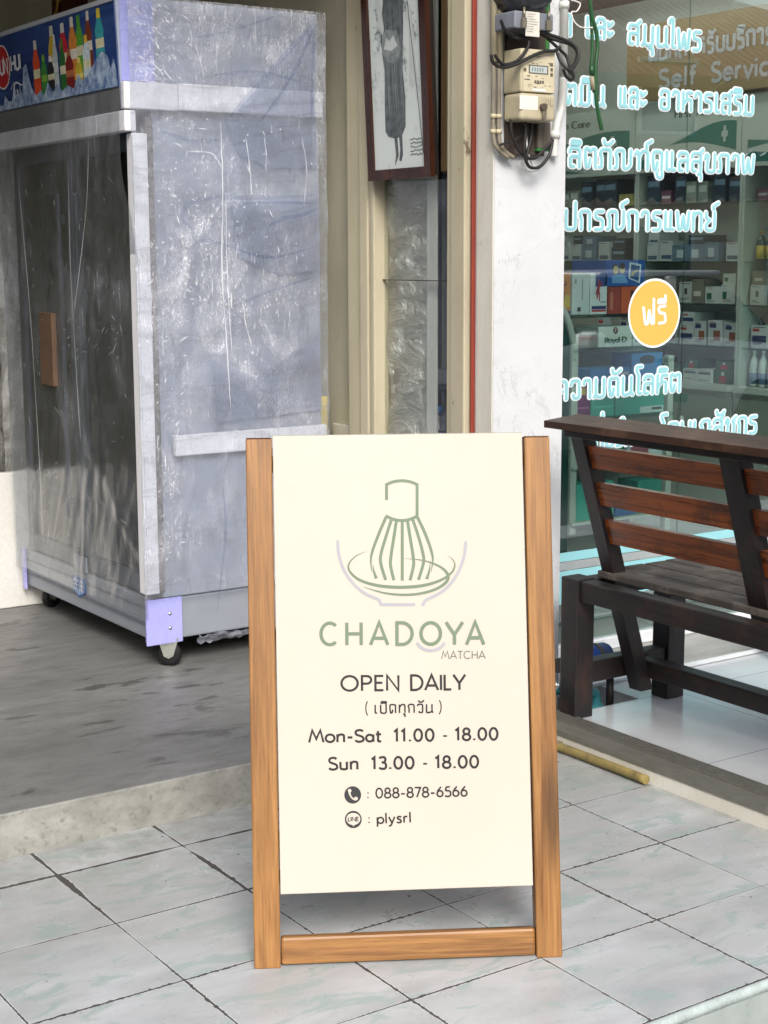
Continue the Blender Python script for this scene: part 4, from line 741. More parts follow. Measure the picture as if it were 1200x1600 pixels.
mb = MB(); line(mb, 'OPEN', 242, 166, 546, 163, 79, 12.5, .16); line(mb, 'DAILY', 604, 162, 890, 159, 79, 12.5, .13, .0004)
line(mb, 'Mon-Sat', 76, 434, 453, 430, 63, 12, .11); line(mb, '11.00', 519, 429, 727, 426, 63, 12, .2, .0004); line(mb, '-', 771, 424, 797, 424, 63, 9, .1); line(mb, '18.00', 838, 423, 1060, 420, 63, 12, .18, .0004)
line(mb, 'Sun', 178, 577, 333, 574, 64, 12, .14); line(mb, '13.00', 402, 573, 623, 570, 63, 12, .18, .0004); line(mb, '-', 668, 569, 693, 569, 63, 9, .1); line(mb, '18.00', 734, 568, 959, 565, 63, 12, .18, .0004)
line(mb, ':', 380, 727, 385, 727, 52, 7, .1); line(mb, '088-878-6566', 423, 724, 900, 713, 52, 8.4, .13, .0004); line(mb, ':', 385, 857, 391, 857, 52, 7, .1); line(mb, 'plysrl', 429, 857, 607, 850, 52, 8.6, .14, .0004)
line(mb, '(', 369, 283, 382, 283, 58, 6); line(mb, 'เปิดทุกวัน', 417, 282, 722, 278, 44, 8, .22, .0004); line(mb, ')', 752, 277, 766, 277, 58, 6)
ink('lettering', mb, BLACK)
mb = MB(); a = c2(303, 707); disc(mb, *a, 13.2, 13.6, art, .0002); ic = ink('phone_icon', mb, CHAR)
mb = MB(); P = [(c2(*p)) for p in [(288, 683), (287, 700), (297, 720), (311, 730), (322, 729)]]; ribbon(mb, [(p.x, p.y) for p in spline([Vector((x, y, 0)) for x, y in P], 6)], [4.2, 3, 2.2, 2.2, 3, 4.2], art, .0004)
for q in ((287, 685, 25), (320, 726, 25)): c = c2(q[0], q[1]); disc(mb, c[0], c[1], 2.9, 2.9, art, .0005, 14)
mb.build('handset', M_canvas, ic)
mb = MB(); a = c2(306, 835); disc(mb, *a, 13.2, 13.6, art, .0002); ic = ink('chat_icon', mb, CHAR)
mb = MB(); disc(mb, c2(306, 832)[0], c2(306, 832)[1], 11, 9.4, art, .0004); mb.flat([c2(300, 858), c2(306, 872), c2(322, 852)], art, .00045); bub = mb.build('bubble', M_canvas, ic)
mb = MB(); line(mb, 'LINE', 278, 844, 334, 843, 21, 5, .16, .0006); mb.build('lettering', inkm(CHAR), bub)

# ================================================================== BENCH ON THE PORCH, its back towards the street
M_char = wood('blackened bench timber', '#262223', '#0e0d0f', 'z', .45, False, 1, 1, '#38261f', .3); M_chary = wood('blackened bench rail', '#272222', '#0f0d0f', 'y', .45, False, 1, 1, '#38261f', .3); M_charx = wood('blackened bench crosspiece', '#2e2522', '#121011', 'x', .5, False, 1, 1, '#38261f', .3)
M_charp = wood('blackened back post', '#262223', '#0e0d0f', 'z', .42, False, 1, 1, '#38261f', .3, 0, (0, R(17.7), 0))
M_slat = wood('varnished red brown slat', '#9e511b', '#4c2006', 'y', .3, True, .9, 1.5, '#3a1c0c', .2, .25); M_seat = wood('grey weathered seat plank', '#57504b', '#2b2624', 'y', .75, True, 1.2, 1, '#6d665f', .4)
M_rail = wood('dark brown capping board', '#4a3022', '#241610', 'y', .5, False, 1, 1, '#5c4130', .3)
bn = thing('bench', 'dark wooden bench with red brown back slats on the white tiled porch', 'bench', (2.0, -.5, .06))
BY = (.15, -.535, -1.22)
for y in (BY[0], BY[2]):
    box('leg', M_char, bn, 1.768, 1.842, y-.038, y+.038, .06, .508, bev=.004); box('leg', M_char, bn, 2.165, 2.24, y-.038, y+.038, .06, .445, bev=.004)
    box('side_rail', M_charx, bn, 1.8425, 2.164, y-.030, y+.030, .44, .50, bev=.004); box('low_crosspiece', M_charx, bn, 1.8425, 2.164, y-.026, y+.026, .165, .235, bev=.004)
box('seat_rail', M_chary, bn, 1.778, 1.838, BY[2]+.039, BY[0]-.039, .438, .503, bev=.005); box('seat_rail', M_chary, bn, 2.168, 2.238, BY[2]-.038, BY[0]+.038, .446, .50, bev=.005)
box('stretcher', M_chary, bn, 2.03, 2.09, BY[2]+.027, BY[0]-.027, .165, .222, bev=.004)
def slx(z): return 1.737+(.937-z)*.319
for y in BY:
    z0, z1 = (.128, .957) if y != BY[1] else (.42, .957)
    mb = MB().prism([(slx(z0), z0), (slx(z0)+.052, z0), (slx(z1)+.052, z1), (slx(z1), z1)], lambda u, v, d: Vector((u, d, v)), y-.036, y+.036) if y != BY[0] else MB().prism([(slx(z0), z0), (slx(z0)+.052, z0), (slx(z1)+.052, z1), (slx(z1), z1)], lambda u, v, d: Vector((u, d, v)), y-.092, y-.040)
    mb.build('back_post', M_charp, bn)
ang = math.atan(.319)
for (za, zb) in ((.862, .932), (.745, .818), (.622, .700)):
    for ya, yb in ((BY[1]+.0365, BY[0]-.093), (BY[2]+.0365, BY[1]-.0365)):
        mb = MB().prism([(slx(za)+.014, za), (slx(za)+.040, za), (slx(zb)+.040, zb), (slx(zb)+.014, zb)], lambda u, v, d: Vector((u, d, v)), ya, yb); mb.build('slat', M_slat, bn)
mb = MB().prism([(1.655, .986), (1.79, .998), (1.79, 1.019), (1.655, 1.007)], lambda u, v, d: Vector((u, d, v)), -1.34, .145); mb.build('top_board', M_rail, bn)
box('top_rail', M_chary, bn, 1.705, 1.775, -1.30, .115, .9575, .984, bev=.004)
for i in range(4):
    x0 = 1.862+i*.098; box('seat_plank', M_seat, bn, x0, x0+.092, -1.31, .125+.01*math.sin(i*3), .5035, .5265, bev=.004)
st_ = thing('low_stool', 'small low black stool partly hidden beyond the bench', 'stool', (3.0, .12, .06))
box('seat', M_charx, st_, 2.78, 3.14, -.06, .28, .27, .30)
for x, y in ((2.83, .23), (3.09, .23), (2.83, -.01), (3.09, -.01)): box('leg', M_char, st_, x-.02, x+.02, y-.02, y+.02, .06, .269)

# ---- water meter and pipes behind the bench leg
wy = .27
c = at(931, 1026, y=wy); wm = thing('water_meter', 'blue water meter on teal pipes behind the near bench leg', 'water meter', (c.x, wy, -.03))
M_teal = plain('teal water pipe', '#3d8791', .4, 0, .2); M_blue = grimy('scuffed blue meter', '#1d4c9e', '#20222a', .6, .4)
MB().cyl((c.x-.075, wy, c.z), (c.x+.035, wy, c.z), .043, n=24).lathe((c.x+.035, wy, c.z), [(.043, 0), (.038, .012), (.02, .02)], 24, 'x').build('body', M_blue, wm)
MB().cyl((c.x-.012, wy, c.z), (c.x+.004, wy, c.z), .0455, n=24).build('band', plain('grey band', '#4c4a48', .5), wm)
MB().cyl((c.x-.17, wy, c.z-.006), (c.x-.077, wy, c.z-.004), .024, n=18).build('end_cap', M_blk, wm)
p = at(872, 1078, y=wy); q = at(930, 1080, y=wy)
MB().tube([(p.x-.1, wy, p.z), (p.x, wy, p.z), (q.x-.03, wy, q.z), (q.x, wy, q.z-.01), (q.x+.005, wy, q.z-.05), (q.x+.005, wy, -.05)], .017, 14).build('pipe', M_teal, wm)
MB().cyl((q.x+.005, wy, q.z-.045), (q.x+.005, wy, -.028), .024, n=16).build('socket', M_teal, wm)
MB().cyl((c.x-.13, wy, c.z-.02), (c.x-.13, wy, p.z+.01), .014, n=12).build('riser', M_blk, wm)
o = MB().cyl((2.03, .24, -.03), (2.03, .24, .16), .013, n=12).build('black_pipe', M_blk, loc=(2.03, .24, -.03)); tag(o, 'short black pipe standing in the floor pit beside the water meter', 'pipe')

# ================================================================== ELECTRICITY METERS ON THE PILLAR
M_mbox = grimy('beige meter plastic', '#b7ad92', '#756b54', .35, .45, (6, 6, 3), .1); M_cab = plain('black cable', '#1e1b1a', .5, 0, .35, 30, .2); M_wht = plain('white pvc', '#d4d4d0', .4, 0, .1)
o = MB().box(1.655, 1.80, .333, .3515, 1.80, 2.36, bev=.002).build('meter_board', grimy('old dark board', '#4b4039', '#241a16', .6, .8), loc=(1.72, .34, 1.8)); tag(o, 'old dark wooden board behind the electricity meters', 'board')
o = MB().box(1.762, 1.812, .318, .332, 1.822, 1.90, bev=.002).build('timber_offcut', wood('grey timber offcut', '#6f675c', '#3f3933', 'z', .8, False), loc=(1.79, .325, 1.82)); tag(o, 'grey timber offcut with a green edge under the beige meter', 'timber')
MB().box(1.760, 1.814, .317, .331, 1.814, 1.8215).build('green_edge', plain('green paint', '#2f7a3c', .5), o, off=Vector((1.79, .325, 1.82)))
MX0, MX1, MYF, MZ0, MZ1 = 1.637, 1.771, .25, 1.895, 2.103
em = thing('electricity_meter', 'beige electricity meter with a small grey display on the white pillar', 'meter', (1.70, .33, 1.9))
def mpt(px, py, d=0): return (MX0+(px-813)/55*(MX1-MX0), MZ1-(py-72)/113*(MZ1-MZ0))
MB().box(MX0, MX1, MYF, .333, 1.977, MZ1, bev=.006, seg=3).build('housing', M_mbox, em); tcv = MB().box(MX0-.001, MX1+.001, MYF-.003, .333, MZ0, 1.9755, bev=.012, seg=4).build('terminal_cover', M_mbox, em)
def mf(u, v, d): return Vector((u, MYF-.0004-d, v))
def mrect(mb, x0, y0, x1, y1, d=0, ff=mf):
    a, b = mpt(x0, y0), mpt(x1, y1); mb.flat([(a[0], a[1]), (b[0], a[1]), (b[0], b[1]), (a[0], b[1])], ff, d)
fpl = MB(); mrect(fpl, 817, 76, 866, 139, .0002); fp = fpl.build('face_plate', plain('pale meter plate', '#c4ba9f', .4), em)
mb = MB(); mrect(mb, 825, 97, 856, 111, .0005); dsf = mb.build('display_frame', plain('meter dark', '#5c5a52', .4), fp); mb = MB(); mrect(mb, 827, 99, 854, 109, .0008); dp = mb.build('display', plain('grey lcd', '#aeb8b6', .2), dsf)
mb = MB()
for i in range(5): mrect(mb, 830+i*4, 101, 832+i*4, 107, .0010)
mb.build('digits', plain('lcd dark', '#6d7774', .4), dp)
mb = MB()
for i in range(26):
    x, y = rnd.uniform(818, 860), rnd.choice([79, 83, 92, 94.5, 114, 117, 119.5, 122, 125, 128, 131]); mrect(mb, x, y, x+rnd.uniform(1.2, 5), y+rnd.uniform(.8, 1.6), .0006+i*.00002)
for i in range(4): mrect(mb, 834+i*4, 121, 837+i*4, 125.5, .0014)
for (x, y) in ((859, 92), (859, 100), (859, 108), (817, 103)): mrect(mb, x, y, x+4, y+5, .0016)
mb.build('print', plain('meter print', '#5d564a', .5), fp)
mb = MB(); mrect(mb, 831, 134, 852, 138, .0009); mb.build('paper_strip', M_wht, fp)
def mf2(u, v, d): return Vector((u, MYF-.0036-d, v))
mb = MB(); mrect(mb, 810.5, 146, 839, 168, 0, mf2); mb.build('sticker', plain('white paper sticker', '#dcd8cc', .7), tcv)
a = mpt(846, 163); MB().cyl((a[0], MYF-.004, a[1]), (a[0], MYF-.016, a[1]), .011, n=14).build('seal_screw', plain('brown seal screw', '#4d4338', .5), tcv)
a = mpt(847, 174); MB().box(a[0]-.007, a[0]+.007, MYF-.014, MYF-.010, a[1]-.014, a[1]+.012, bev=.001).build('lead_seal', plain('lead seal', '#86806f', .35, .6), tcv)
mb = MB()
for pts in ([(852, 150), (852, 158), (856, 158), (856, 150)], [(859, 150), (859, 160), (864, 160)]): ribbon(mb, [mpt(*p) for p in pts], .0012, mf2, .0003)
mb.build('diagram', plain('meter print', '#5d564a', .5), tcv)
um = thing('old_meter', 'round grey glass electricity meter above the beige one', 'meter', (1.68, .3, 2.18))
M_gm = grimy('grey meter base', '#7d828c', '#3f3f42', .5, .5)
box('base', M_gm, um, 1.600, 1.748, .235, .333, 2.155, 2.205, bev=.005); MB().lathe((1.674, .333, 2.285), [(.088, 0), (.088, -.06), (.078, -.10), (.05, -.115), (.01, -.12)], 28, 'y').build('glass_dome', plain('smoky meter glass', '#3a3c3f', .15, .2), um)
MB().box(1.640, 1.692, .2325, .2345, 2.135, 2.205).build('paper_note', plain('printed note', '#cfcbc0', .8), um)
mb = MB()
for i in range(8): mb.box(1.644, 1.644+rnd.uniform(.02, .042), .2318, .2322, 2.197-i*.007, 2.1985-i*.007)
mb.build('print', plain('note print', '#8e8a82', .8), um)
for x in (1.628, 1.722): MB().box(x-.008, x+.008, .222, .230, 2.155, 2.185, bev=.001).cyl((x, .226, 2.184), (x+.004, .231, 2.215), .004, n=8).build('lead_seal', plain('lead seal', '#86806f', .35, .6), um)
# conduits
cdts = ((1.6045, .339, 'outer beige conduit pipe on the left corner of the pillar'), (1.6235, .3365, 'inner beige conduit pipe next to the beige meter'))
for x, y, lb in cdts:
    t = thing('conduit_pipe', lb, 'pipe', (x, y, 1.8), group='beige conduits beside the meters')
    MB().cyl((x, y, 2.07), (x, y, 3.0), .0115, n=14).build('sleeve', M_mbox, t); MB().tube([(x, y, 2.069), (x, y, 1.95), (x, y-.002, 1.85), (x+.012, y-.008, 1.815), (x+.045, y-.018, 1.79)], .0068, 10).build('tube', grimy('grey conduit', '#837b6b', '#4d4538', .5), t)
    [MB().cyl((x, y, a), (x, y, a+.013), .010, n=12).build('clip', M_mbox, t) for a in (1.905, 1.86)]
    MB().cyl((x, y, 2.255), (x, y, 2.285), .014, n=14).build('collar', M_mbox, t)
t = thing('white_conduit', 'white plastic conduit on the right corner of the pillar', 'pipe', (1.885, .338, 1.84))
MB().cyl((1.878, .339, 2.04), (1.878, .339, 3.0), .0125, n=14).build('tube', M_wht, t); MB().cyl((1.878, .339, 2.245), (1.878, .339, 2.265), .0155, n=14).build('clip', M_wht, t)
MB().tube([(1.842, .336, 1.80), (1.842, .336, 1.84), (1.852, .336, 1.90), (1.872, .337, 1.96), (1.878, .339, 2.04)], .0125, 12).build('elbow', M_wht, t); MB().cyl((1.842, .336, 1.855), (1.845, .336, 1.875), .017, n=14).build('coupling', M_wht, t)
o = MB().tube([(1.81, .340, 2.9), (1.81, .340, 2.2), (1.808, .340, 2.05), (1.81, .338, 1.86)], .010, 10).build('green_conduit', plain('green hose', '#2c6f33', .4, 0, .2), loc=(1.81, .34, 2.2)); tag(o, 'green hose running down the pillar behind the beige meter', 'hose')
def cpx(pts, y0, y1=None):
    n = len(pts); y1 = y0 if y1 is None else y1
    return [at(740+x/5.4545, y/5.4545, y=y0+(y1-y0)*i/max(1, n-1)) for i, (x, y) in enumerate(pts)]
cabs = [('black cable looping in front of the beige meter face', [(150, 465), (172, 540), (260, 575), (370, 545), (480, 488), (600, 440), (690, 432), (735, 400)], .23, .24, .0052), ('black cable bending up between the two meters', [(182, 470), (250, 548), (360, 525), (440, 440), (472, 365), (430, 332), (330, 312), (245, 230)], .225, .27, .0050), ('black cable hooked below the grey meter base', [(232, 170), (280, 270), (400, 307), (500, 315), (528, 285), (470, 245), (380, 215)], .25, .29, .0050),
        ('black cable swinging out past the white conduit', [(380, 195), (520, 250), (640, 292), (780, 342), (868, 402), (896, 470), (860, 560), (820, 605)], .26, .20, .0052), ('black cable curving down beside the white conduit', [(560, 285), (680, 335), (820, 378), (880, 440), (866, 530), (810, 600)], .28, .23, .0050), ('black cable ending in a small loop by the glass', [(600, 300), (720, 410), (790, 480), (820, 570), (852, 640), (838, 682), (790, 655), (765, 590)], .28, .22, .0046), ('short black cable leaving the right of the beige meter', [(705, 430), (740, 520), (800, 590), (850, 640)], .27, .23, .0048),
        ('black cable hanging in a wide loop under the beige meter', [(318, 1005), (328, 1150), (378, 1270), (440, 1335), (520, 1348), (600, 1275), (678, 1195)], .30, .30, .0050), ('black cable hanging lowest under the beige meter', [(440, 1005), (442, 1150), (432, 1300), (470, 1415), (555, 1425), (640, 1330), (672, 1215)], .29, .30, .0052), ('straight black cable dropping under the beige meter', [(488, 1005), (492, 1150), (462, 1290), (448, 1380)], .31, .31, .0050), ('thin black cable tied below the conduit elbows', [(225, 1235), (330, 1200), (440, 1120), (380, 1020)], .30, .31, .0040), ('bare pale cable curled at the bottom of the loop', [(448, 1140), (462, 1300), (500, 1400), (560, 1440), (470, 1462), (425, 1430)], .315, .315, .0030),
        ('thin white cable looping off the white conduit', [(830, 0), (908, 30), (880, 95), (835, 105), (855, 180), (915, 232), (1015, 236)], .31, .27, .0024)]
for lb, pts, ya, yb, r in cabs:
    P = cpx(pts, ya, yb); o = MB().tube(P, r, 9, 7).build('cable', M_wht if 'white cable' in lb or 'pale' in lb else M_cab, loc=P[0]); tag(o, lb, 'cable', 'cables round the electricity meters')
P = cpx([(985, -300), (992, 0), (1012, 150), (1045, 270), (1056, 400), (1040, 560), (1042, 800), (1062, 960), (1092, 1108)], .27)
gc = thing('green_cable', 'loose green cable hanging down in front of the pharmacy glass', 'cable', P[-1]); M_grn = plain('dark green cable', '#1f4f2a', .4, 0, .25)
MB().tube(P, .0062, 10, 7).build('strand', M_grn, gc); MB().tube(cpx([(980, -300), (996, 60), (1008, 250), (1010, 450), (1004, 560), (1022, 660), (1026, 790)], .275), .0055, 10, 7).build('strand', M_grn, gc)
a, b = cpx([(1006, 650), (1018, 770)], .268); MB().cyl(a, b, .0075, n=10).build('tape', plain('dirty tape', '#8c8672', .7), gc); a, b = cpx([(1003, 560), (1010, 640)], .268); MB().cyl(a, b, .0085, n=10).build('sleeve', M_grn, gc)

# ================================================================== PHARMACY: SHOP WINDOW WITH ITS LETTERING
GYp = .75
sw = thing('shop_window', 'pharmacy glass front with cyan white edged lettering and a round orange sticker', 'shop window', (3.0, GYp, .055))
M_win = mat_glass('shop glass', (.84, .93, .905), 6.2)
JX = at(1067, 480, y=GYp).x
box('pane', M_win, sw, 1.903, JX-.002, GYp, GYp+.004, .10, 3.02, bev=0); box('pane', M_win, sw, JX+.002, 6.0, GYp, GYp+.004, .10, 3.02, bev=0)
box('joint', mat_glass('polished glass edge', (.75, .85, .84), 3), sw, JX-.0018, JX+.0018, GYp, GYp+.004, .10, 3.02, bev=0)
box('bottom_frame', plain('white door frame', '#d6dade', .35), sw, 1.903, 6, GYp-.02, GYp+.026, .0555, .0995, bev=.003)
box('floor_strip', plain('white floor strip', '#d6dade', .35), sw, 2.0, 6, .362, .384, .0605, .072, bev=.002)
KX = 1.2
def gf(u, v, d): return Vector((u*KX, GYp-.0006-d, v))
M_cy = plain('cyan vinyl', (.26, .55, .60), .4, 0, .03); M_ew = plain('white vinyl', (.80, .85, .88), .4, 0, .02)
def lettering(chunks, cap=.064, lab=None):
    a = MB(); b = MB()
    for i, (tx, x0, x1, z) in enumerate(chunks):
        write(a, tx, gf, (x0+.010)/KX, z+.009, (x1-.010)/KX, z+.009, cap, .0205, 0, .17, 0, .0006, jointed); write(b, tx, gf, (x0+.010)/KX, z+.009, (x1-.010)/KX, z+.009, cap, .0108, .003, .17, 0, .0006, jointed)
    o = a.build('lettering', M_ew, sw); b.build('fill', M_cy, o)
lettering([('า', 2.225, 2.268, 2.231), ('และ', 2.318, 2.458, 2.231), ('สมุนไพร', 2.512, 2.888, 2.222)])
lettering([('ตมิน', 2.224, 2.425, 2.003), ('และ', 2.475, 2.622, 2.005), ('อาหารเสริม', 2.672, 3.172, 2.007)])
lettering([('ผ', 2.14, 2.213, 1.79), ('ลิตภัณฑ์ดูแลสุขภาพ', 2.247, 3.182, 1.792)])
lettering([('ปกรณ์การแพทย์', 2.232, 2.988, 1.579)])
lettering([('ความดันโลหิต', 2.205, 2.829, .986)])
lettering([('ที่ปรึกษา', 2.39, 2.69, .803), ('โดยเภสัชกร', 2.715, 3.250, .803)])
def band(z0, z1, mat): MB().flat([(1.905/KX, z0), (5.98/KX, z0), (5.98/KX, z1), (1.905/KX, z1)], gf, 0).build('band', mat, sw)
band(.407, .440, M_cy); band(.25, .372, M_cy); band(.3745, .4045, plain('frosted vinyl', (.30, .33, .34), .6))
mb = MB(); disc(mb, 2.679/KX, 1.287, .130/KX, .126, gf, .0004, 56); rs = mb.build('sticker', M_ew, sw)
mb = MB(); disc(mb, 2.679/KX, 1.287, .122/KX, .118, gf, .0008, 56); mb.build('sticker_face', plain('orange vinyl', (.72, .42, .09), .4, 0, .03), rs)
mb = MB(); write(mb, 'ฟรี', gf, 2.626/KX, 1.246, 2.741/KX, 1.252, .062, .0105, .0012, .18, 0, .0006, jointed); mb.build('lettering', M_ew, rs)

# ================================================================== INSIDE THE PHARMACY
M_pwall = plain('pharmacy wall', '#b9bdb6', .7, 0, .05)
wall('shop_wall', 'pale wall at the far end of the pharmacy', M_pwall, 1.905, 9, 5.30, 5.395, .06, 3.015)
wall('shop_wall', 'pale wall behind the long row of medicine shelves', M_pwall, 5.45, 5.55, .80, 5.29, .06, 3.015)
wall('shop_wall', 'pale side wall between the pharmacy and the open shop', M_pwall, 1.885, 1.902, 1.168, 5.29, .06, 3.015)
M_tube = mat_emit('fill light tube', (1, .98, .93), 15.0)  # tubes added to brighten the pharmacy interior
for lx, ly, lb in ((2.75, 2.9, 'added white fill tube nearest the pillar side of the pharmacy ceiling'), (3.7, 2.9, 'added white fill tube in the middle of the pharmacy ceiling'), (4.65, 2.9, 'added white fill tube above the front of the medicine shelves')):
    lt = thing('fill_light', lb, 'lamp', (lx, ly, 2.96), group='added fill tubes in the pharmacy')
    box('holder', M_white, lt, lx-.03, lx+.03, ly-1.1, ly+1.1, 2.985, 3.015); MB().cyl((lx, ly-1.05, 2.96), (lx, ly+1.05, 2.96), .018, n=12).build('tube', M_tube, lt)
# --- back shelving along x = 5.2 .. 5.44
M_lam = plain('white shelving laminate', '#b4b8b2', .4, 0, .06); M_gsh = mat_glass('glass shelf', (.70, .84, .80), 1.5); M_cup = plain('grey cupboard door', '#84887f', .45, 0, .06); M_tealp = plain('teal print', '#15695f', .45)
SHZ = (.77, .985, 1.222, 1.460, 1.79)
units = [(1.30, 2.66, 'of the near bay'), (2.70, 3.50, 'of the middle bay'), (3.54, 4.90, 'of the far bay')]
for ui, (ya, yb, wh) in enumerate(units):
    u = thing('shelf_unit', ['white shelf unit with green header nearest the glass front', 'white middle shelf unit with green header and first aid sign', 'white shelf unit with green header in the far corner'][ui], 'shelf unit', (5.3, (ya+yb)/2, .06), group='white pharmacy shelf units')
    for y in (ya-.019, yb): box('side_panel', M_lam, u, 5.17, 5.445, y, y+.018, .06, 2.16)
    box('back_panel', M_lam, u, 5.43, 5.445, ya, yb-.001, .06, 2.16, bev=0); box('counter', M_lam, u, 5.12, 5.429, ya, yb-.001, .735, .769)
    for z in SHZ[1:]: box('shelf', M_gsh, u, 5.18, 5.428, ya, yb-.001, z-.010, z-.001, bev=0)
    hdr = box('header', M_lam, u, 5.15, 5.18, ya-.018, yb+.018, 1.97, 2.36)
    def wf(uu, v, d, ya=ya, yb=yb): return Vector((5.1495-d, yb-uu*(yb-ya), 1.97+v*.39))
    mb = MB().flat([(.02, .26)]+[(.02+.96*i/20, .50+.16*math.sin(i/20*4.2-2.2)) for i in range(21)]+[(.98, .26)]+[(.98-.96*i/12, .24+.16*math.sin(i/12*3.1)) for i in range(13)], wf, .0006)
    w_ = mb.build('wave_print', M_tealp, hdr)
    mb = MB().flat([(.02, .06), (.02, .20), (.45, .14), (.7, .06)], wf, .0006); mb.build('wave_print', M_tealp, hdr)
    if ui: 
        mb = MB(); mb.flat([(.84, .44), (.90, .44), (.90, .52), (.84, .52)], wf, .0012); mb.flat([(.858, .37), (.882, .37), (.882, .59), (.858, .59)], wf, .0015); mb.build('cross', M_lam, hdr)
        mb = MB(); write(mb, 'First Aid' if ui == 1 else 'Women Care', wf, .38, .76, .72, .76, .11, .012, .0008, .12); mb.build('lettering', plain('dark print', '#33413f', .5), hdr)
    n = max(2, round((yb-ya)/.42)); dw = (yb-ya)/n
    for k in range(n):
        d = box('cupboard_door', M_cup, u, 5.135, 5.155, ya+k*dw+.004, ya+(k+1)*dw-.004, .09, .70, bev=.002)
        MB().lathe((5.134, ya+k*dw+(.05 if k % 2 else dw-.05), .56), [(.006, 0), (.016, -.012), (.014, -.022), (.003, -.026)], 12, 'x').build('knob', M_wht, d)
    box('drawer_front', M_lam, u, 5.1555, 5.17, ya, yb-.001, .06, .734, bev=0)
tg = MB().box(5.128, 5.1345, 3.02, 3.30, .655, .705, bev=.001).build('green_tag', plain('green tag', '#2c6f50', .5), loc=(5.13, 3.16, .68)); tag(tg, 'small green tag stuck on the middle cupboard doors', 'tag')
bd = thing('hanging_board', 'tan board with grey Self Service lettering above the green header', 'sign', (5.12, 3.0, 2.37)); M_tan = plain('tan board', '#85704c', .5, 0, .06, 3)
box('panel', M_tan, bd, 5.095, 5.12, 2.0, 3.545, 2.372, 2.80, bev=.002)
def bf(u, v, d): return Vector((5.0945-d, -u, v))
M_gl = plain('grey acrylic letters', '#a8a9ac', .4); mb = MB()
write(mb, 'พื้นที่สำหรับบริการ'.replace('ำ', 'า'), bf, -3.36, 2.595, -2.42, 2.595, .080, .021, .004, .13); write(mb, 'Self', bf, -3.27, 2.435, -2.98, 2.435, .10, .021, .004, .16); write(mb, 'Service', bf, -2.86, 2.435, -2.36, 2.435, .10, .021, .004, .16)
mb.build('lettering', M_gl, bd)
# --- goods
ordw = ['first', 'second', 'third', 'fourth', 'fifth', 'sixth', 'seventh', 'eighth', 'ninth', 'tenth', 'eleventh', 'twelfth', 'thirteenth']
def carton(x0, x1, y0, y1, z0, z1, col, label, face=None, band=None, toward='-x', group=None, name='carton'):
    o = MB().box(x0, x1, y0, y1, z0, z1, bev=.0015).build(name, plain('card '+col, col, .5, 0, .05), loc=((x0+x1)/2, (y0+y1)/2, z0)); tag(o, label, name.replace('_', ' '), group)
    off = Vector(((x0+x1)/2, (y0+y1)/2, z0))
    def cf(u, v, d): return Vector((x0-.0005-d, y1-u*(y1-y0), z0+v*(z1-z0))) if toward == '-x' else Vector((x0+u*(x1-x0), y0-.0005-d, z0+v*(z1-z0)))
    for i, (c, a) in enumerate(band or []):
        MB().flat([(a[0], a[1]), (a[2], a[1]), (a[2], a[3]), (a[0], a[3])], cf, i*.0003).build('print', plain('card '+c, c, .5, 0, .05), o, off=off)
    return o, cf, off
shn = {0: 'counter', 1: 'lowest shelf', 2: 'second shelf', 3: 'third shelf', 4: 'top shelf'}
kinds = {0: [('#2f5d43', 'green', .15, .085, [('#b8283c', (.3, .05, .7, .55)), ('#d5d8d2', (.42, .6, .58, .85))]), ('#c9cdca', 'white', .11, .075, [('#4b5b6b', (.1, .6, .9, .8))])], 1: [('#c4c6c8', 'white', .105, .12, [('#1d2a5c', (.08, .25, .92, .55)), ('#b33530', (.08, .72, .5, .85))]), ('#bcbec0', 'pale', .09, .13, [('#8a4b2f', (.4, .2, .9, .6)), ('#23315f', (.1, .7, .6, .88))]), ('#a9a297', 'beige', .10, .14, [('#46413c', (.35, .3, .65, .5))])],
         2: [('#c6c8c4', 'white', .11, .10, [('#1f5a41', (.1, .25, .4, .62))]), ('#b9bbb6', 'pale grey', .10, .115, [('#2b2e30', (.4, .4, .6, .7))]), ('#7c7466', 'brown', .08, .13, [('#c9c4b8', (.2, .3, .8, .5))])], 3: [('#6d8196', 'blue grey', .13, .10, [('#c2c9cf', (.3, .2, .7, .7))]), ('#33414f', 'dark blue', .12, .09, [('#95a5b4', (.1, .5, .9, .7))]), ('#c5c7c8', 'white', .09, .11, [('#46607a', (.1, .1, .9, .3))])],
         4: [('#7c4a63', 'pink', .09, .07, [('#d9d2d4', (.1, .4, .9, .6))]), ('#a59a5c', 'yellow', .12, .065, [('#6a5b25', (.2, .3, .8, .6))]), ('#8f9690', 'grey', .08, .11, [('#d0d4d1', (.1, .5, .9, .8))]), ('#24384c', 'dark blue', .10, .15, [('#7d99b5', (.1, .6, .9, .8))]), ('#a8ada6', 'pale green', .11, .12, [('#2c7560', (.0, .0, 1, .25))])]}
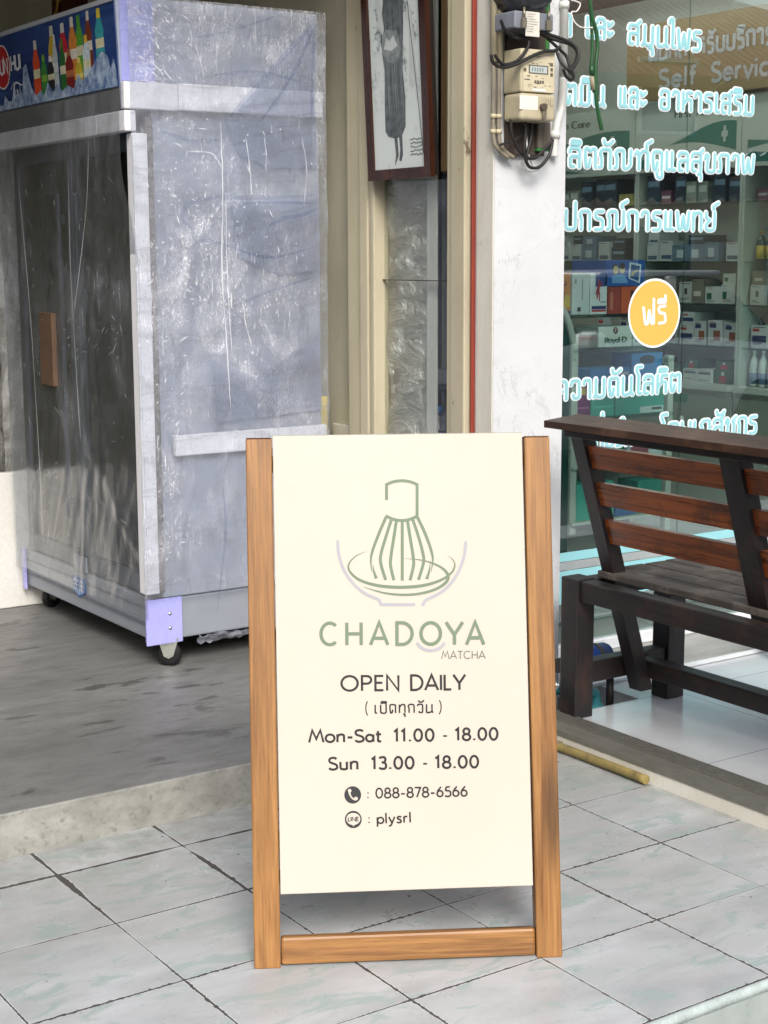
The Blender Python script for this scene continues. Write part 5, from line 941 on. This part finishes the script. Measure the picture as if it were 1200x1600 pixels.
for ui, (ya, yb, wh) in enumerate(units):
    for si, z in enumerate(SHZ):
        y = yb-.03; cnt = {}; q = 0
        while True:
            if ui == 0 and si in (1, 2, 0) and y < 2.62 or (ui == 0 and si == 3): break
            col, cn, wdt, h, bands = kinds[si][rnd.randrange(len(kinds[si]))]; wdt *= rnd.uniform(.85, 1.15); h *= rnd.uniform(.9, 1.12)
            if y-wdt < ya+.03: break
            dep = rnd.uniform(5.20, 5.235)
            ln = [(rnd.choice(['#55585a', '#7d8184', '#2f4560', '#8a4a3a']), (.12, v0, rnd.uniform(.4, .9), v0+.035)) for v0 in (.12, .19, .90)]
            carton(dep, 5.40, y-wdt, y, z, z+h, col, '%s carton on the %s %s, %s from far end' % (cn, shn[si], wh, ordw[min(q, 12)]), band=bands+ln, group='cartons on the pharmacy shelves')
            if h < .115 and rnd.random() < .55 and si != 4:
                c3, n3, _w, h3, b3 = kinds[si][rnd.randrange(len(kinds[si]))]; carton(dep+.008, 5.39, y-wdt*.96, y-.004, z+h+.001, z+h+h3*.6, c3, '%s upper carton on the %s %s, %s from far end' % (n3, shn[si], wh, ordw[min(q, 12)]), band=b3, group='cartons on the pharmacy shelves')
            q += 1
            y -= wdt+rnd.choice([.004, .004, .006, .03])
M_b1, M_b2 = mat_glass('teal bottle glass', (.15, .5, .55), 1.4, .05), plain('blue bottle', '#27518f', .3); M_bl1 = plain('yellow label', '#c4a93a', .5); M_cg = plain('gold cap', '#a98a3b', .35, .5); M_bwh = plain('white bottle', '#c6cac8', .35)
for k in range(9):
    y = 2.60-k*.072
    bottle('tonic_bottle', 5.25, y, SHZ[3], .165, .027, M_b1, M_bl1, M_cg, 'teal tonic bottle with yellow label, %s from the bay divider' % ordw[k], 'bottle', 'tonic bottles on the third shelf', (.08, .52))
for k in range(11):
    y = 2.615-k*.056
    bottle('blue_bottle', 5.24+.02*(k % 2), y, SHZ[2], .135, .022, M_b2, plain('dark blue label', '#1b2c66', .4), M_b2, 'small blue bottle on the second shelf, %s from the bay divider' % ordw[k], 'bottle', 'blue bottles on the second shelf', (.05, .5))
for k in range(9):
    y = 2.605-k*.066
    bottle('white_bottle', 5.23, y, SHZ[0], .20, .026, M_bwh, plain('blue grey label', '#5b7794', .4), M_bwh, 'white bottle with blue label on the counter, %s from the bay divider' % ordw[k], 'bottle', 'white bottles on the counter', (.08, .38))
for k in range(5):
    y = 2.59-k*.16
    bottle('mouthwash_bottle', 5.26, y, SHZ[1], .17, .03, plain('dark bottle', '#232c3c', .3), plain('sky label', '#4f86ad', .4), plain('black cap', '#15171a', .4), 'dark bottle with sky blue label on the lowest shelf, %s from the bay divider' % ordw[k], 'bottle', 'dark bottles on the lowest shelf', (.12, .5))
# --- rack just inside the glass
RK = thing('display_rack', 'white and teal display rack just inside the pharmacy glass', 'rack', (2.8, 1.2, .06)); RY = 1.10
def rx(px): return at(px, 500, y=RY).x
def rz(py, px=950): return at(px, py, y=RY).z
M_dkt = plain('dark teal panel', '#123f3c', .4, 0, .1)
xL, xR = rx(898), rx(1048)
box('post', M_lam, RK, xL-.018, xL+.014, RY-.01, RY+.02, .42, 1.20, bev=.003); box('post', M_lam, RK, xR-.014, xR+.016, RY-.01, RY+.02, .06, 1.10, bev=.003)
MB().prism([(xL-.30, .06), (xL-.02, .06), (xL-.02, 1.16), (xL-.05, 1.25), (xL-.10, 1.30), (xL-.20, 1.34), (xL-.30, 1.35)], lambda u, v, d: Vector((u, d, v)), RY+.002, RY+.022).build('end_panel', M_dkt, RK)
pts = [(xL-.004, 1.10), (xL-.008, 1.17), (xL-.04, 1.26), (xL-.09, 1.315), (xL-.19, 1.355)]
MB().tube([(a, RY, b) for a, b in pts], .014, 10).build('curved_edge', M_lam, RK)
shz = [rz(490), rz(542), rz(650), rz(722), rz(808)]
for z in shz: box('shelf', M_gsh if z > .8 else M_lam, RK, xL-.016, xR+.014, RY-.02, RY+.22, z-.014, z-.002, bev=.001)
box('back_panel', plain('pale rack back', '#a3a7a2', .5), RK, xL-.02, xR+.016, RY+.23, RY+.245, .06, 1.16, bev=0)
def good(px0, px1, py0, py1, col, label, band=None, d0=0, dep=.12, name='carton', base=None):
    z0 = base if base is not None else rz(py1); z1 = z0+(rz(py0)-rz(py1)); return carton(rx(px0)+.001, rx(px1)-.001, RY+d0, RY+d0+dep, z0, z1, col, label, band=band, toward='-y', name=name)
s0 = shz[0]-.001
def man(o, cf, off, u, v, s, col):
    mb = MB(); disc(mb, u, v+.20*s, .045*s*1.2, .05*s, cf, .0012, 14); ribbon(mb, [(u, v+.15*s), (u-.03*s, v), (u-.10*s, v-.22*s)], [.12*s, .14*s, .05*s], cf, .0010); ribbon(mb, [(u, v+.12*s), (u+.14*s, v+.10*s), (u+.16*s, v+.2*s)], .05*s, cf, .0014); ribbon(mb, [(u-.02*s, v+.1*s), (u-.12*s, v+.0*s), (u-.18*s, v-.12*s)], .045*s, cf, .0016); ribbon(mb, [(u-.02*s, v-.02*s), (u+.05*s, v-.14*s), (u+.02*s, v-.28*s)], .06*s, cf, .0018)
    mb.build('figure_print', plain('card '+col, col, .5), o, off=off)
g1 = good(862, 891, 425, 490, '#c9792a', 'orange carton with a dark red figure at the left end of the top rack shelf', [('#c9a63a', (.45, .18, .98, .48)), ('#27305f', (.3, .0, 1, .1))], base=s0); man(*g1, .6, .62, .9, '#7d2a33')
g2 = good(893, 920.5, 426, 490, '#c5c9cd', 'white carton with small grey print on the top rack shelf', [('#8a8f98', (.55, .35, .62, .85)), ('#9a8a8a', (.12, .75, .24, .87)), ('#4b4650', (.3, .08, .5, .18))], base=s0)
g3 = good(921, 948, 425, 489, '#d3d5d8', 'white carton with a red running figure on the top rack shelf', [('#28336b', (.1, .12, .95, .2)), ('#b3343c', (.1, .06, .95, .11)), ('#8d8f94', (.6, .28, .95, .31))], base=s0); man(*g3, .5, .6, 1.0, '#a8283c')
g4 = good(949, 969.5, 446, 488, '#9b3a2e', 'brick red carton under the blue box on the top rack shelf', [('#b96a58', (.15, .15, .4, .8))], base=s0); g5 = good(970, 1004, 445, 487, '#c8542a', 'orange red carton with a portrait under the blue box', [('#2b2523', (.42, .55, .62, .85)), ('#7d6a52', (.38, .05, .66, .5))], base=s0)
zb = g4[0].location.z+(rz(446)-rz(488))+.002
g6 = good(929, 1006, 396, 437, '#1f55a4', 'blue carton with two cartoon faces lying on the red cartons', [('#14407f', (0, 0, .2, 1))], base=zb, dep=.14)
o, cf, off = g6; mb = MB(); disc(mb, .40, .62, .055, .18, cf, .0006, 18); disc(mb, .53, .66, .055, .19, cf, .0008, 18); mb.build('face_print', plain('card #c9b48f', '#c9b48f', .5), o, off=off)
mb = MB(); disc(mb, .39, .70, .06, .16, cf, .0003, 16); disc(mb, .53, .78, .055, .12, cf, .0011, 16); mb.build('hair_print', plain('card #26211f', '#26211f', .5), o, off=off); MB().flat([(.33, .12), (.33, .4), (.45, .45), (.58, .45), (.66, .12)], cf, .0004).build('print', plain('card #6f9ed2', '#6f9ed2', .5), o, off=off)
MB().flat([(.66, .30), (.68, .92), (.92, .84), (.90, .10)], cf, .0006).build('print', plain('card #d3d8dd', '#d3d8dd', .5), o, off=off); MB().flat([(.69, .32), (.71, .84), (.89, .77), (.87, .18)], cf, .0010).build('print', plain('card #234f8e', '#234f8e', .5), o, off=off); mb = MB(); ribbon(mb, [(.72, .4), (.78, .55), (.86, .6)], .05, cf, .0013); mb.build('print', plain('card #c8b23c', '#c8b23c', .5), o, off=off)
s1 = shz[1]-.001
good(902, 934.5, 510, 541, '#6c6f6c', 'grey carton with a maroon band on the second rack shelf', [('#7a4a46', (.05, .40, .95, .58)), ('#a9aca9', (.2, .68, .9, .86))], base=s1)
o, cf, off = good(935.5, 988, 509, 541, '#cfd2d0', 'white carton with green lettering on the second rack shelf', base=s1)
mb = MB(); write(mb, 'Royal-D', cf, .19, .20, .84, .22, .26, .045, .0004, .07); mb.build('lettering', plain('card #1d5a3c', '#1d5a3c', .5), o, off=off); mb = MB(); disc(mb, .5, .80, .075, .17, cf, .0004, 24); mb.build('print', plain('card #6d4a40', '#6d4a40', .5), o, off=off); mb = MB(); ribbon(mb, fillet([(.46, .70), (.50, .78), (.50, .92), (.54, .93)], .03), .018, cf, .0008); ribbon(mb, [(.47, .82), (.54, .84)], .018, cf, .0010); mb.build('print', plain('card #cfd2d0', '#cfd2d0', .5), o, off=off)
good(989, 1030, 512, 541, '#c2c6c8', 'white carton partly behind the round sticker on the second rack shelf', [('#5c6a70', (.1, .2, .4, .4))], base=s1)
s2 = shz[2]-.001
good(901, 925, 600, 648, '#6a2059', 'purple carton on the third rack shelf', [('#a85f97', (.1, .3, .9, .36)), ('#c9a94a', (.35, .75, .65, .97))], base=s2)
tcol = '#3a9c8c'
o1 = good(926, 963, 600, 648, tcol, 'teal carton next to the purple carton on the third rack shelf', [('#6fc2b2', (.1, .3, .9, .34)), ('#6fc2b2', (.1, .55, .5, .59))], base=s2); good(964, 1041, 598, 648, tcol, 'wide teal carton with a barcode strip on the third rack shelf', [('#b9c4c2', (.5, .02, .98, .22)), ('#3c4744', (.74, .10, .95, .18))], base=s2)
zt = s2+(rz(600)-rz(648))+.002
good(924, 987, 574, 600, '#2f76b5', 'blue carton lying on the teal cartons', [('#79aeda', (.05, .3, .9, .36)), ('#b9bcc0', (.75, .55, .95, .75))], base=zt); o, cf, off = good(988, 1037, 551, 598, '#4a86c2', 'tall blue carton with a dark oval on the teal cartons', base=zt)
mb = MB(); disc(mb, .5, .78, .26, .15, cf, .0004, 28); mb.build('print', plain('card #3d4654', '#3d4654', .5), o, off=off)
s3 = shz[3]-.001; s4 = shz[4]-.001
good(905, 980, 688, 720, '#2f9384', 'teal carton seen under the bench top board', base=s3); good(984, 1040, 690, 720, '#b9bfc6', 'pale blue grey carton on the fourth rack shelf', [('#9c5a6a', (.1, .3, .6, .7))], base=s3)
good(905, 965, 750, 806, '#38a897', 'bright teal carton on the lowest rack shelf', [('#7fd0c2', (.4, .5, .9, .54))], base=s4); good(967, 1000, 770, 806, '#37659c', 'small dark blue carton on the lowest rack shelf', base=s4)
good(1002, 1040, 755, 806, '#2c8577', 'darker teal carton at the right end of the lowest rack shelf', base=s4)

# ================================================================== THE STREET BEHIND, as the glass and the film mirror it
def car(x, y, rz_):
    t = thing('parked_car', 'white parked car standing at the kerb across the road', 'car', (x, y, -.16), rz_)
    Mw = plain('white car paint', '#d9dcde', .18, 0, .02); Mg = plain('dark car glass', '#12161a', .06); Mr = plain('tyre rubber', '#17171a', .7); Mm = plain('alloy', '#a9adb2', .25, .8)
    def cut(sx, prof):
        return prof
    xs = [-2.2, -2.1, -1.6, -1.0, -.9, 0, .75, 1.3, 2.0, 2.2]; bt = [.45, .62, .95, 1.0, 1.02, 1.03, 1.02, .96, .84, .5]; hw = [.68, .80, .86, .88, .88, .89, .88, .87, .80, .62]
    mb = MB(); rings = []
    for a, h, w_ in zip(xs, bt, hw): rings.append([mb.b.verts.new(v) for v in ((a, -w_*.96, .24), (a, -w_, .5), (a, -w_*.97, h-.06), (a, -w_*.86, h), (a, w_*.86, h), (a, w_*.97, h-.06), (a, w_, .5), (a, w_*.96, .24))])
    for a, b in zip(rings, rings[1:]):
        for k in range(8): mb.b.faces.new((a[k], a[(k+1) % 8], b[(k+1) % 8], b[k])).smooth = True
    mb.b.faces.new(rings[0]); mb.b.faces.new(rings[-1]); mb.build('body', Mw, t)
    xs = [(-1.55, -.85, .985, 1.42), (.95, .35, 1.0, 1.46)]
    mb = MB(); base = [(-1.65, -.80, .97), (1.05, -.78, .99), (1.05, .78, .99), (-1.65, .80, .97)]; top = [(-1.05, -.60, 1.47), (.30, -.62, 1.50), (.30, .62, 1.50), (-1.05, .60, 1.47)]
    A = [mb.b.verts.new(v) for v in base]; B = [mb.b.verts.new(v) for v in top]
    for k in range(4): mb.b.faces.new((A[k], A[(k+1) % 4], B[(k+1) % 4], B[k]))
    mb.b.faces.new(B); mb.build('cabin_glass', Mg, t)
    box('roof', Mw, t, -1.07, .32, -.63, .63, 1.485, 1.53, bev=.02)
    for s in (-1, 1):
        for ax in (-1.32, 1.38):
            wh = MB().lathe((ax, s*.80, .32), [(.2, -.1), (.31, -.1), (.33, -.06), (.33, .06), (.31, .1), (.2, .1)], 28, 'y').build('wheel', Mr, t); MB().lathe((ax, s*.80, .32), [(.02, s*.095), (.19, s*.10), (.21, s*.08), (.2, -s*.05)], 20, 'y').build('rim', Mm, wh)
        box('headlight', mat_glass('lamp lens', (.8, .85, .9), 3) if s < 0 else bpy.data.materials['lamp lens'], t, 2.03, 2.16, s*.56-.14, s*.56+.14, .60, .74, bev=.02); box('mirror', Mw, t, .70, .86, s*.98-.09, s*.98+.09, .98, 1.10, bev=.03); box('pillar', Mw, t, -.42, -.34, s*.70-.03, s*.70+.03, .98, 1.49, bev=.01)
        box('door_handle', Mm, t, -.25, -.05, s*.895-.012, s*.895+.012, .84, .87, bev=.005); box('tail_light', plain('red lens', '#8c1414', .2), t, -2.16, -2.06, s*.62-.1, s*.62+.1, .62, .80, bev=.02)
    box('grille', plain('dark grille', '#1a1c1f', .4), t, 2.08, 2.19, -.38, .38, .44, .58, bev=.01)
    o = MB().lathe((2.20, 0, .66), [(.075, 0), (.06, .008), (.01, .01)], 20, 'x').build('emblem', Mm, t)
    return t
car(7.0, -4.7, R(176))
def house(name, label, x, y, w_, d_, h, colr, roofc, rz_):
    t = thing(name, label, 'house', (x, y, -.16), rz_)
    box('wall', plain('render '+colr, colr, .8, 0, .08, 2), t, -w_/2, w_/2, -d_/2, d_/2, 0, h, bev=0)
    mb = MB(); e = .7; A = [mb.b.verts.new(v) for v in ((-w_/2-e, -d_/2-e, h), (w_/2+e, -d_/2-e, h), (w_/2+e, d_/2+e, h), (-w_/2-e, d_/2+e, h))]; r0, r1 = mb.b.verts.new((-w_/2+d_*.4, 0, h+d_*.28)), mb.b.verts.new((w_/2-d_*.4, 0, h+d_*.28))
    mb.b.faces.new(A[::-1]); mb.b.faces.new((A[0], A[1], r1, r0)); mb.b.faces.new((A[1], A[2], r1)); mb.b.faces.new((A[2], A[3], r0, r1)); mb.b.faces.new((A[3], A[0], r0))
    g = NG('roof tiles '+roofc); wv = g.n('ShaderNodeTexWave'); wv.inputs['Scale'].default_value = 1.6; wv.bands_direction = 'X'; g.l(g.co(), wv.inputs['Vector']); rf = mb.build('roof', g.set(g.mix(wv.outputs['Fac'], srgb(roofc), tuple(c*.7 for c in srgb(roofc))), .6, 0, g.bump(wv.outputs['Fac'], .6, .05)), t)
    box('fascia', plain('fascia', '#8b6d58', .6), t, -w_/2-e, w_/2+e, d_/2+e+.002, d_/2+e+.05, h-.18, h+.02, bev=0)
    for fl in range(2):
        for k in range(4):
            xx = -w_/2+w_*(k+.5)/4; wn = box('window', plain('window frame', '#c9c9c3', .5), t, xx-.6, xx+.6, d_/2+.002, d_/2+.06, .9+fl*2.8, 2.2+fl*2.8, bev=.01); box('pane', Mgl_h, wn, xx-.53, xx+.53, d_/2+.062, d_/2+.07, .97+fl*2.8, 2.13+fl*2.8, bev=0)
    return t
Mgl_h = plain('house glass', '#26313a', .08)
house('house', 'cream two storey house with a red brown hip roof across the road', 20.5, -19, 11, 8, 4.6, '#c4b596', '#8a5540', R(12))
house('house', 'pale grey house with a green tiled roof further along the road', 33, -15, 10, 8, 5.0, '#b9bdb9', '#3f7a5c', R(30))
house('house', 'white house with a grey roof facing the wooden sign', -2, -20, 12, 8, 5.6, '#c9cac6', '#6d6a68', R(-4))
house('house', 'beige house with a brown roof at the left across the road', -17, -17, 11, 8, 5.4, '#bfae93', '#6d4b38', R(-20))
cpk = thing('carport', 'low carport with a pale corrugated roof in front of the cream house', 'carport', (15, -13.2, -.16), R(30))
mb = MB(); mb.grid(120, 6, lambda a, b: Vector((-3.5+7*a, -2+4*b, 2.55+.5*b+.05*math.sin(a*190)))); mb.build('roof', plain('pale corrugated sheet', '#b9c6cc', .4, .1), cpk)
for x in (-3.3, 3.3):
    for y in (-1.9, 1.9): box('post', M_wht, cpk, x-.05, x+.05, y-.05, y+.05, 0, 2.5 if y < 0 else 2.95)
